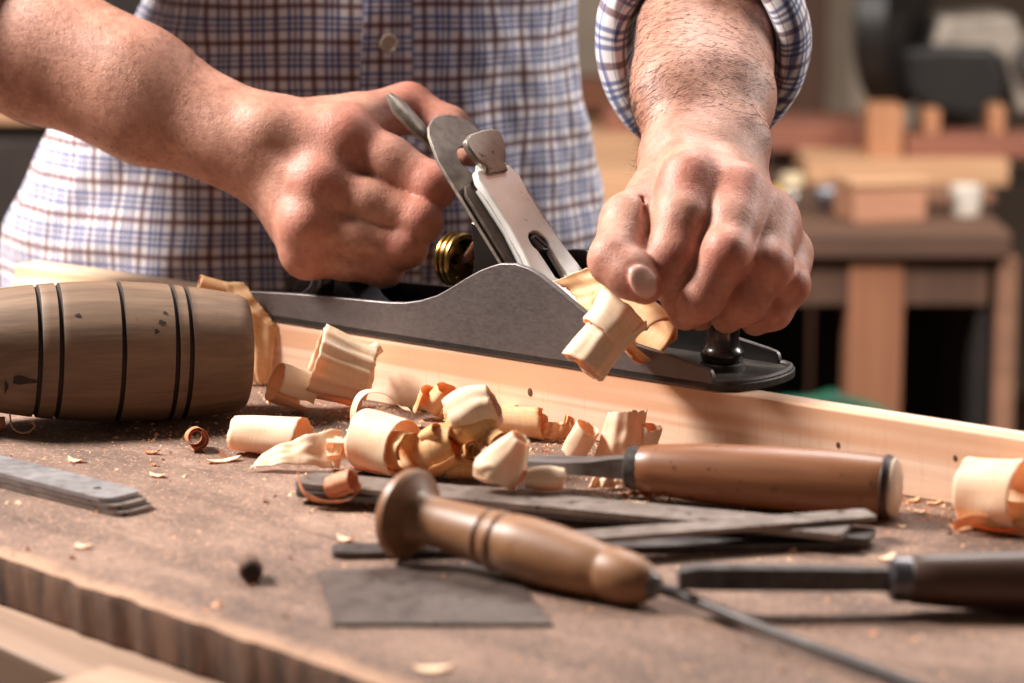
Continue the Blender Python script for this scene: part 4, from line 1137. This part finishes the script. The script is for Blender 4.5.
# 10 tall sheet between the mallet and the board
b = bz(255, 386)
shave([sheet([(-.006, .004, .0), (.008, 0, .0), (.014, .002, .034), (-.022, .012, .058)], 44, .004, .0012),
       sheet([(.014, .002, .034), (-.006, .008, .059), (-.022, .012, .058), (-.004, .006, .030)], 45, .002, .001),
       roll((-.0235, .013, .054), (.9, .2, -.3), .020, .0050, .0058, .9, .8, 0, 0, 0, 5, 46)],
      'wood_shaving', 'tall thin shaving standing between the mallet and the heel of the plane', M_SHO, b, seed=44)
# 11 on the strips
b = bz(318, 508)
shave([band([(-.0085, .006, .019), (-.0095, .003, .012), (-.006, 0, .004), (.002, -.003, .0012), (.012, -.004, .001), (.018, -.003, .005), (.019, -.001, .009)], (.2, -.7, .7), .007, 47, .6),
       roll((.011, .001, .0085), (.85, -.3, .35), .014, .0058, .0042, 1.6, .6, .2, 0, .0002, 5, 47)],
      'wood_shaving', 'ruddy curly shaving hanging over the left ends of the steel strips', M_SHR, b, seed=47, z=.002)
b = bz(612, 488)
shave([sheet([(-.012, -.002, .0), (.010, -.003, .0), (.008, .001, .008), (-.006, .001, .011)], 48, .003, .003), sheet([(-.008, -.001, .001), (.002, -.001, .002), (-.001, .002, .015), (-.006, .002, .009)], 49, .002, .003)],
      'wood_shaving', 'greyish crumpled scrap beside the chisel ferrule', M_SHV, b, seed=48)
b = bz(655, 498)
shave([roll((0, 0, .005), (.5, -.8, .2), .009, .0050, .0034, 1.6, 1, 0, 0, .0002, 6, 50), sheet([(-.018, -.003, .0), (-.002, -.005, .0), (.0, .002, .0015), (-.014, .001, .0012)], 51, .001)],
      'wood_shaving', 'small orange curl under the chisel handle near its ferrule', M_SHR, b, seed=50)
# 12 fresh shaving rising from the mouth of the plane, above the near side wall
q = pp(.262, -.012, .0); 
s1 = [pp(.2515, .024, .018) - PO * 0, pp(.2515, -.026, .018)]
def W3(x, y, d): return dq(x, y, d)
dK = 1.452
c1 = W3(626, 312, 1.462); c2 = W3(607, 336, 1.440); c3 = W3(642, 336, 1.470)
zero = V([0, 0, 0.])
axp = unit(W3(655, 345, 1.450) - W3(580, 272, 1.485))
shave([sheet([W3(578, 312, 1.498), W3(552, 281, 1.5150), W3(600, 262, 1.500), W3(636, 300, 1.462)], 60, .006, .0012),
       roll(W3(634, 318, 1.460), axp, .040, .0150, .0125, 1.5, .5, .05, 0, .0002, 6, 61)],
      'wood_shaving', 'fresh honey coloured shaving curling out of the plane mouth under the thumb', M_SHO, zero, seed=60, drop=False)
axq = unit(W3(628, 310, 1.440) - W3(585, 364, 1.434))
shave([roll(W3(613, 322, 1.4370), axq, .019, .0140, .0132, 1.2, .4, .1, 0, .0003, 7, 71),
       roll(W3(602, 344, 1.4365), axq, .031, .0122, .0105, 1.6, 3.3, -.08, 0, .00045, 9, 62)],
      'wood_shaving', 'fresh rolled shaving drooping over the near side of the plane', M_SHV, zero, seed=63, drop=False)

# small loose chips, each a thing of its own
def chip(x, y, sx, sy, mat, label, seed):
    q = bz(x, y); R = np.random.default_rng(seed); n = 9; v = []
    k_ = (q - PO) @ PB - (BV0 - .006)
    if k_ > 0: q = q - PB * k_
    for i in range(n):
        t = 2 * PI * i / n; k = R.uniform(.65, 1.2); v.append((sx * k * math.cos(t), sy * k * math.sin(t)))
    mb = MB().plate(v, [], 0, .0006); 
    for i, p in enumerate(mb.v): mb.v[i] = (p[0], p[1], p[2] + .0016 * (p[0] / sx) ** 2)
    o = mb.build('wood_chip', mat, smooth=0); o.location = (q[0], q[1], .0002); o.rotation_euler = (0, 0, R.uniform(-.6, .6))
    tag(o, label, 'wood chip', 'loose wood chips on the bench')
chips = [(76, 462, .0045, .0030, M_SHV, 'pale chip behind the flat blades at the left'), (152, 454, .0042, .0022, M_SHR, 'pinkish chip between mallet and flat blades'),
 (158, 477, .0050, .0024, M_SHV, 'cream chip right of the end of the flat blades'), (154, 466, .0022, .0018, M_SHR, 'tiny red crumb between the two cream chips at left'),
 (222, 462, .0090, .0035, M_SHV, 'flat cream chip in front of the tube shaped shaving'), (82, 548, .0042, .0030, M_SHV, 'pale blurred chip near the front bench edge'),
 (345, 541, .0048, .0034, M_SHV, 'pale chip left of the awl end'), (503, 440, .0032, .0024, M_SHR, 'red chip near the foot of the board'),
 (526, 436, .0034, .0020, M_SHR, 'dark red sliver beside the tan roll'), (566, 446, .0022, .0018, M_SHR, 'red crumb left of the squarish cream shaving'),
 (513, 443, .0030, .0030, M_SHV, 'round white crumb among the red chips'), (920, 513, .0042, .0020, M_SHV, 'curved cream chip right of the chisel handle end'),
 (912, 502, .0050, .0022, M_SHO, 'amber chip by the chisel end against the board'), (902, 528, .0030, .0024, M_SHV, 'cream chip under the end of the chisel handle'),
 (960, 530, .0060, .0026, M_SHO, 'amber sliver in front of the big white roll'), (945, 500, .0044, .0020, M_SHO, 'amber splinter between chisel end and big roll'),
 (640, 504, .0060, .0014, M_SHV, 'thin pale splinter in front of the small orange curl'), (432, 671, .0080, .0040, M_SHV, 'pale blurred chip at the bottom edge of the bench'), 
 (885, 560, .0050, .0030, M_SHV, 'pale chip behind the gouge ferrule')]
for i, cdef in enumerate(chips): chip(*cdef, seed=100 + i)

# sawdust
R = np.random.default_rng(11); v = []; f = []
def dust(x, y, s_, z=0):
    b_ = len(v); h = s_ * R.uniform(.5, 1.1); a0_ = R.uniform(0, 6.28)
    for k in range(3):
        v.append((x + s_ * math.cos(a0_ + 2.1 * k) * R.uniform(.6, 1.3), y + s_ * math.sin(a0_ + 2.1 * k) * R.uniform(.6, 1.3), z))
    v.append((x + R.normal(0, s_ * .4), y + R.normal(0, s_ * .4), z + h))
    f.extend([(b_, b_ + 2, b_ + 1), (b_, b_ + 1, b_ + 3), (b_ + 1, b_ + 2, b_ + 3), (b_ + 2, b_, b_ + 3)])
for i in range(5200):
    if i % 5 < 2:
        u = R.uniform(-.15, .55); off = -abs(R.exponential(.03)); q = PO + PA * u + PB * (BV0 - .002 + off)
    elif i % 5 < 4:
        cx_, cy_ = [(300, 430), (470, 440), (560, 445), (940, 505), (200, 440), (350, 500), (620, 490)][R.integers(7)]
        q = bz(cx_ + R.normal(0, 45), min(520, max(400, cy_ + R.normal(0, 14))))
    else: q = bz(R.uniform(0, 1024), R.uniform(430, 680))
    if (q - PO) @ PB > BV0 - .001 or BN @ (q - _E0) < .004: continue
    dust(q[0], q[1], R.exponential(.00042) + .00022)
m = Mat('sawdust'); a = m.noise(m.coords(), 160, 3); m.col(m.ramp(a, [(.4, (206, 138, 100)), (.55, (226, 182, 142)), (.7, (240, 216, 182))])); m.set(Roughness=.8)
me = bpy.data.meshes.new('sawdust'); me.from_pydata(v, [], f); me.update()
tag(finish(me, 'sawdust', m.m, None, 0), 'fine sawdust and crumbs scattered over the bench', 'sawdust', kind='stuff')
# ------------------------------------------------------------------ workshop behind the man (about 1.5 m beyond the bench)
YB = 1.55
def bx(x0, y0, x1, y1, Y, depth):
    """upright box filling the view rectangle on the plane y = Y, running back by depth"""
    a = yq(x0, y1, Y); b = yq(x1, y0, Y)
    return (a[0], Y, a[2]), (b[0], Y + depth, b[2])
def slab(name, label, cat, x0, y0, x1, y1, Y, depth, mat, group=None, bev=.004, rz=0.0):
    lo, hi = bx(x0, y0, x1, y1, Y, depth)
    c = ((lo[0] + hi[0]) / 2, lo[1], lo[2])
    o = MB().box((lo[0] - c[0], 0, 0), (hi[0] - c[0], depth, hi[2] - lo[2])).build(name, mat, bevel=bev)
    o.location = c; o.rotation_euler = (0, 0, rz)
    return tag(o, label, cat, group)
M_B1 = wood('bench_pine_far', (176, 130, 96), (214, 170, 132), axis=0, scale=20, rough=.7)
M_B2 = wood('red_cedar', (122, 74, 58), (158, 102, 82), axis=0, scale=20, rough=.7)
M_B3 = wood('oak_far', (112, 78, 60), (148, 108, 84), axis=0, scale=20, rough=.75)
M_B4 = wood('old_cabinet_wood', (70, 48, 38), (104, 74, 56), axis=2, scale=16, rough=.8)
M_B5 = wood('orange_block_wood', (168, 114, 80), (200, 144, 106), axis=2, scale=20, rough=.7)
M_BLK = plain('black_tool_plastic', (30, 27, 27), .45)
M_DGR = plain('dark_grey_casting', (62, 56, 54), .5)
M_LGR = plain('light_grey_casting', (150, 140, 130), .45)
M_WHT = plain('white_plastic', (216, 208, 198), .5)

# side bench: top, legs, drawer box
zt = yq(900, 232, YB)[2]
x0 = yq(560, 240, YB)[0]; x1 = yq(1012, 240, YB)[0]
M_B5L = wood('leg_wood_far', (128, 82, 58), (160, 108, 78), axis=2, scale=18, rough=.8)
M_SHADE = plain('shade_dark_board', (30, 23, 21), .9)  # near-black colour that stands in for deep shade
SB = thing('side_bench', 'wooden side bench with open shelves, out of focus behind the right hand', 'workbench', loc=(0, YB, -.88))
H = zt + .88
MB().box((x0, 0, H - .030), (x1, .75, H)).build('bench_top', wood('shade_toned_bench_top', (78, 54, 42), (110, 80, 62), axis=0, scale=20, rough=.8), SB, bevel=.004)  # top darkened to imitate the shaded gap below the planks
MB().box((x0, .02, H - .085), (x1 - .02, .05, H - .030)).build('apron', M_B4, SB, bevel=.003)
for xx, mt, nm in ((yq(878, 300, YB)[0], M_B5L, 'leg'), (yq(1010, 300, YB)[0], M_B3, 'leg'), (x0 + .04, M_B3, 'leg')):
    w = .030 if xx < yq(950, 0, YB)[0] and xx > 0.2 else .011
    MB().box((xx - w, .015, 0), (xx + w, .015 + 2 * w, H - .030)).build(nm, mt, SB, bevel=.003)
zr = yq(800, 298, YB)[2] + .88
MB().box((x0 + .05, .03, zr - .010), (yq(850, 300, YB)[0], .06, zr + .008)).build('rail', M_B3, SB, bevel=.002)
MB().box((yq(850, 300, YB)[0], .35, .03), (x1 - .02, (.37), H - .03)).build('shade_panel', M_SHADE, SB, bevel=.002)  # added dark sheets, painted as the shaded inside of the bench
MB().box((x0 + .02, .60, .03), (yq(850, 300, YB)[0] + .02, .62, H - .03)).build('shade_panel', M_SHADE, SB, bevel=.002)
MB().box((x1 - .03, .03, .03), (x1 - .012, .70, H - .03)).build('shade_end_panel', M_SHADE, SB, bevel=.002)  # added at the end to carry the same painted shade
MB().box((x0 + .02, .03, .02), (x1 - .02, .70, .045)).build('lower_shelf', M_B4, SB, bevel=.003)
# inside the bench: a pale jug and a green hose
q = yq(832, 385, YB + .2)
jg = MB().lathe([(0, .05), (.01, .055), (.10, .055), (.125, .042), (.14, .022), (.165, .020), (.168, .014)], 28, rotM((0, 0, 0), (0, -PI / 2, 0))).build('jug', plain('grey_jug', (150, 138, 130), .4), smooth=50)
jg.location = (q[0], q[1], -.88 + .045); tag(jg, 'pale grey jug on the lower shelf of the far side bench', 'jug')
sh = -.88 + .046
hz_ = [yq(812, 384, YB + .06), yq(832, 385, YB + .055), yq(855, 391, YB + .05), yq(878, 402, YB + .05), yq(890, 420, YB + .05), yq(898, 460, YB + .05)]
M_GRN = plain('green_rubber', (16, 84, 62), .45)
zc = hz_[0][2]
hz2 = [V([p[0], p[1] - .09, p[2]]) for p in hz_] + [V([hz_[-1][0], YB - .06, sh - .03]), V([hz_[-1][0] - .05, YB - .1, -.868]), V([hz_[-1][0] - .3, YB - .16, -.868])]
hz2 = [V([hz_[0][0] - .20, YB - .10, -.868]), V([hz_[0][0] - .17, YB - .09, -.80]), V([hz_[0][0] - .10, YB - .05, zc - .06])] + hz2
o = MB().tube(spline(hz2, 8), .008, 14).build('hose', M_GRN, smooth=60); tag(o, 'green hose bending down in front of the far side bench', 'hose')

# stacked lumber behind on the side bench
Y2 = YB + .38
def on_bench(o):
    return o
def plank(label, x0, y0, x1, y1, Y, depth, mat, rz=0.0, cat='plank', name='plank', group='boards on the side bench'):
    return slab(name, label, cat, x0, y0, x1, y1, Y, depth, mat, group, .003, rz)
# raised rack with two posts carries the boards
zr2 = yq(900, 187, Y2)[2]
RK = thing('lumber_rack', 'low rack standing on the far side bench and carrying the long pale plank', 'rack', loc=(0, Y2, zt))
for xx in (yq(590, 180, Y2)[0], yq(790, 180, Y2)[0], yq(1060, 180, Y2)[0]):
    MB().box((xx - .02, .02, 0), (xx + .02, .26, zr2 - zt)).build('support', M_B4, RK, bevel=.003)
MB().box((yq(575, 180, Y2)[0], .05, 0), (yq(1075, 180, Y2)[0], .07, zr2 - zt)).build('gap_shade_board', M_SHADE, RK, bevel=.002)  # added board, its colour paints the dark gap beneath the planks
plank('long pale plank with a bright front edge running behind the right hand', 806, 160, 1010, 187, Y2, .28, M_B1)
plank('pale plank showing between the man and his left forearm', 560, 137, 668, 160, Y2 + .02, .28, M_B1)
plank('pale plank under the dark gap, left of the right forearm', 560, 176, 700, 221, YB + .10, .20, M_B1)
plank('dark grey bar between the two pale planks left of the right forearm', 560, 161, 700, 175, Y2 - .08, .05, M_DGR, cat='bar', name='metal_bar')
plank('red brown board lying on the long pale plank at the right edge', 906, 136, 1060, 159, Y2 + .03, .08, M_B2)
plank('red brown board end lying behind the right wrist', 752, 124, 862, 152, Y2 + .12, .14, M_B2, -.12)
plank('small red block left of the right forearm', 604, 112, 660, 137, Y2 + .08, .10, M_B2, cat='block', name='wood_block', group=None)
plank('dark red brown beam above the small red block', 560, 82, 690, 112, Y2 + .20, .10, wood('umber_beam', (86, 48, 30), (120, 72, 46), scale=20), cat='beam', name='timber_beam', group=None)
plank('upright orange wood block under the black saw', 868, 106, 904, 159, Y2 + .03, .06, M_B5, cat='block', name='wood_block', group='upright wood blocks under the saw')
plank('small round topped wood block right of the upright orange block', 924, 110, 941, 135, Y2 + .05, .04, M_B5, cat='block', name='wood_block', group='upright wood blocks under the saw')
plank('slim upright wood block under the saw motor, farthest right', 990, 106, 1006, 135, Y2 + .05, .04, M_B5, cat='block', name='wood_block', group='upright wood blocks under the saw')
q = yq(792, 160, Y2 - .01)
o = MB().lathe([(0, .012), (.002, .014), (.016, .014), (.018, .011)], 24, rotM((0, 0, 0), (0, -PI / 2, 0))).build('cord_spool', plain('cream_spool', (232, 212, 176), .6)); o.location = (q[0], q[1], zr2 + .0); 
tag(o, 'small cream spool on the rack end beside the right wrist', 'spool')
# things on the bench top in front of the rack
def on_top(Y): return zt
lo, hi = bx(853, 198, 931, 245, YB + .06, .10)
BXo = thing('wooden_box', 'small pale wooden box standing on the far side bench', 'box', loc=(lo[0], YB + .06, zt), rot=(0, 0, .22))
wdt = hi[0] - lo[0]
MB().box((0, 0, .0), (wdt, .07, .040)).build('box_body', wood('box_front', (160, 112, 88), (190, 140, 112), scale=20), BXo, bevel=.002)
MB().box((-.004, -.004, .040), (wdt + .004, .074, .048)).build('box_lid', M_B1, BXo, bevel=.002)
q = yq(965, 228, YB + .12)
o = MB().lathe([(0, .014), (.002, .016), (.032, .0175), (.034, .0172), (.034, .0155), (.006, .014), (.006, .001)], 28, rotM((0, 0, 0), (0, -PI / 2, 0))).build('cup', M_WHT, smooth=50); o.location = (q[0], YB + .12, zt)
tag(o, 'white plastic cup on the far side bench right of the small box', 'cup')
q = yq(840, 222, YB + .16)
o = thing('hand_drill', 'grey metal hand tool lying on the far side bench left of the small box', 'tool', loc=(q[0] - .03, YB + .16, zt))
MB().lathe([(0, .004), (.004, .012), (.03, .016), (.075, .016), (.085, .010), (.10, .006), (.11, .002)], 24, rotM((0, 0, .017))).build('body', metal('far_tool_steel', (110, 110, 120), (170, 170, 178), .35), o)
MB().box((.02, -.009, .002), (.045, .009, .016)).build('grip', M_BLK, o, bevel=.003)
q = yq(776, 198, YB + .14)
o = MB().lathe([(0, .010), (.002, .011), (.022, .011), (.026, .006), (.030, .005)], 20, rotM((0, 0, 0), (0, -PI / 2, 0))).build('bottle', plain('yellow_bottle', (210, 176, 92), .45), smooth=50); o.location = (q[0], YB + .14, zt)
tag(o, 'little yellow bottle on the far side bench close to the right hand', 'bottle')
q = yq(790, 215, YB + .22)
o = MB().lathe([(0, .012), (.002, .013), (.012, .012), (.016, .007)], 24, rotM((0, 0, 0), (0, -PI / 2, 0))).build('tin', metal('tin_plate', (120, 116, 112), (190, 186, 182), .3), smooth=50); o.location = (q[0], YB + .22, zt)
tag(o, 'small grey tin behind the yellow bottle on the far side bench', 'tin')
lo, hi = bx(935, 214, 1010, 232, YB + .10, .06)
o = MB().box((0, 0, 0), (hi[0] - lo[0], .06, .016)).build('wood_offcut', M_B3, bevel=.003); o.location = (lo[0], YB + .20, zt); tag(o, 'brown offcut behind the white cup on the far side bench', 'offcut')

# mitre saw: disc guard, motor housing, grey gearbox, handle
Y3 = Y2 + .20
gc = yq(894, 22, Y3); gr = abs(yq(977, 40, Y3)[0] - gc[0])
zbase = yq(900, 137, Y3)[2]
MS = thing('mitre_saw', 'black mitre saw with a round blade guard and grey motor, blurred at top right', 'saw', loc=(gc[0], Y3, 0))
cz = gc[2] 
dk = [(-.03, gr * .90), (-.025, gr), (.012, gr), (.018, gr * .93), (.02, .02)]
MB().lathe(dk, 64, rotM((-.005, 0, cz), (0, 0, PI / 2 + 1.15))).build('blade_guard', M_BLK, MS, smooth=40)
a = yq(905, 42, Y3); b = yq(1004, 116, Y3)
mh = [(a[0] - gc[0] - .015, a[2] - .004), (a[0] - gc[0] + .045, a[2] + .004), (b[0] - gc[0] - .02, a[2] + .002), (b[0] - gc[0] - .002, b[2] + .055), (b[0] - gc[0] - .004, b[2] + .006), (b[0] - gc[0] - .05, b[2] - .002), (a[0] - gc[0] + .02, b[2] + .01), (a[0] - gc[0] - .012, b[2] + .04)]
MB().prism(mh, -.05, .06).build('motor_housing', M_BLK, MS, bevel=.012, seg=3)
t0 = yq(926, 16, Y3); t1 = yq(1014, 46, Y3)
MB().prism([(t0[0] - gc[0], t1[2] - .004), (t0[0] - gc[0] + .012, t0[2]), (t1[0] - gc[0] - .008, t0[2] + .004), (t1[0] - gc[0] + .006, t1[2] + .01), (t1[0] - gc[0] + .02, b[2] + .01), (t1[0] - gc[0] + .002, b[2] + .006), (t1[0] - gc[0] - .018, t1[2] - .01)], -.045, .07).build('gearbox', M_LGR, MS, bevel=.006, seg=3)
e = yq(1018, 60, Y3)
MB().lathe([(-.06, .03), (-.055, .036), (.05, .036), (.06, .03)], 32, rotM((e[0] - gc[0] + .012, 0, e[2]), (0, 0, PI / 2 + .2))).build('motor', M_DGR, MS, smooth=40)
MB().tube(spline([(.012, .0, cz + gr * .8), (.03, -.01, cz + gr * 1.15), (.09, -.01, cz + gr * 1.3), (.15, 0, cz + gr * 1.05)], 6), .016, 16).build('handle', M_BLK, MS, smooth=60)
zpl = yq(900, 160, Y2)[2] + .001
MB().box((-.02, .0, zpl), (.20, .075, zbase - .002)).build('saw_base', M_DGR, MS, bevel=.006)
MB().box((.055, .02, zbase - .004), (.105, .07, cz - .02)).build('saw_arm', M_DGR, MS, bevel=.006)
# wall panels and post behind
M_PAN = plain('grey_door_panel', (186, 170, 154), .8, 0, .06, 6)
o = MB().box((-.5, 0, -1.2), (.5, .03, 1.0)).build('wall_panel', M_PAN, bevel=.004)
q = yq(832, 60, 3.2); o.location = (q[0] - .36, 3.2, .32); tag(o, 'tall grey panel leaning on the back wall behind the right forearm', 'panel')
MB_ = MB().box((-.035, 0, -.88), (.035, .07, 1.7)); o = MB_.build('wall_post', wood('brown_post', (88, 58, 44), (112, 78, 60), axis=2, scale=10), bevel=.004)
q = yq(806, 60, 3.1); o.location = (q[0], 3.1, 0); tag(o, 'brown wooden post in front of the grey panel, right of the right sleeve', 'post')
# left side: dark cabinet with a pale shelf edge
q = yq(14, 112, YB + .1); 
CB = thing('cabinet', 'dark low cabinet with a pale top edge behind the man at the left edge', 'cabinet', loc=(q[0] - .28, YB + .1, -.88))
hh = q[2] + .88
MB().box((-.35, 0, 0), (.36, .4, hh - .012)).build('carcass', plain('dark_cabinet', (44, 36, 32), .7), CB, bevel=.004)
MB().box((-.37, -.02, hh - .012), (.38, .42, hh + .008)).build('cabinet_top', M_B1, CB, bevel=.003)
MB().box((-.33, -.016, .05), (.0, 0, hh - .03)).build('door', plain('dark_door', (52, 42, 38), .6), CB, bevel=.003)
MB().box((.01, -.016, .05), (.34, 0, hh - .03)).build('door', plain('dark_door_b', (52, 42, 38), .6), CB, bevel=.003)
o = MB().box((-.5, 0, 0), (.5, .5, 1.1)).build('tool_chest', plain('brown_black_chest', (40, 34, 32), .6), bevel=.01); o.location = (q[0] - .3, YB + .6, -.88); o.scale = (1, 1, 1)
tag(o, 'tall dark chest behind the low cabinet at the left edge', 'chest')
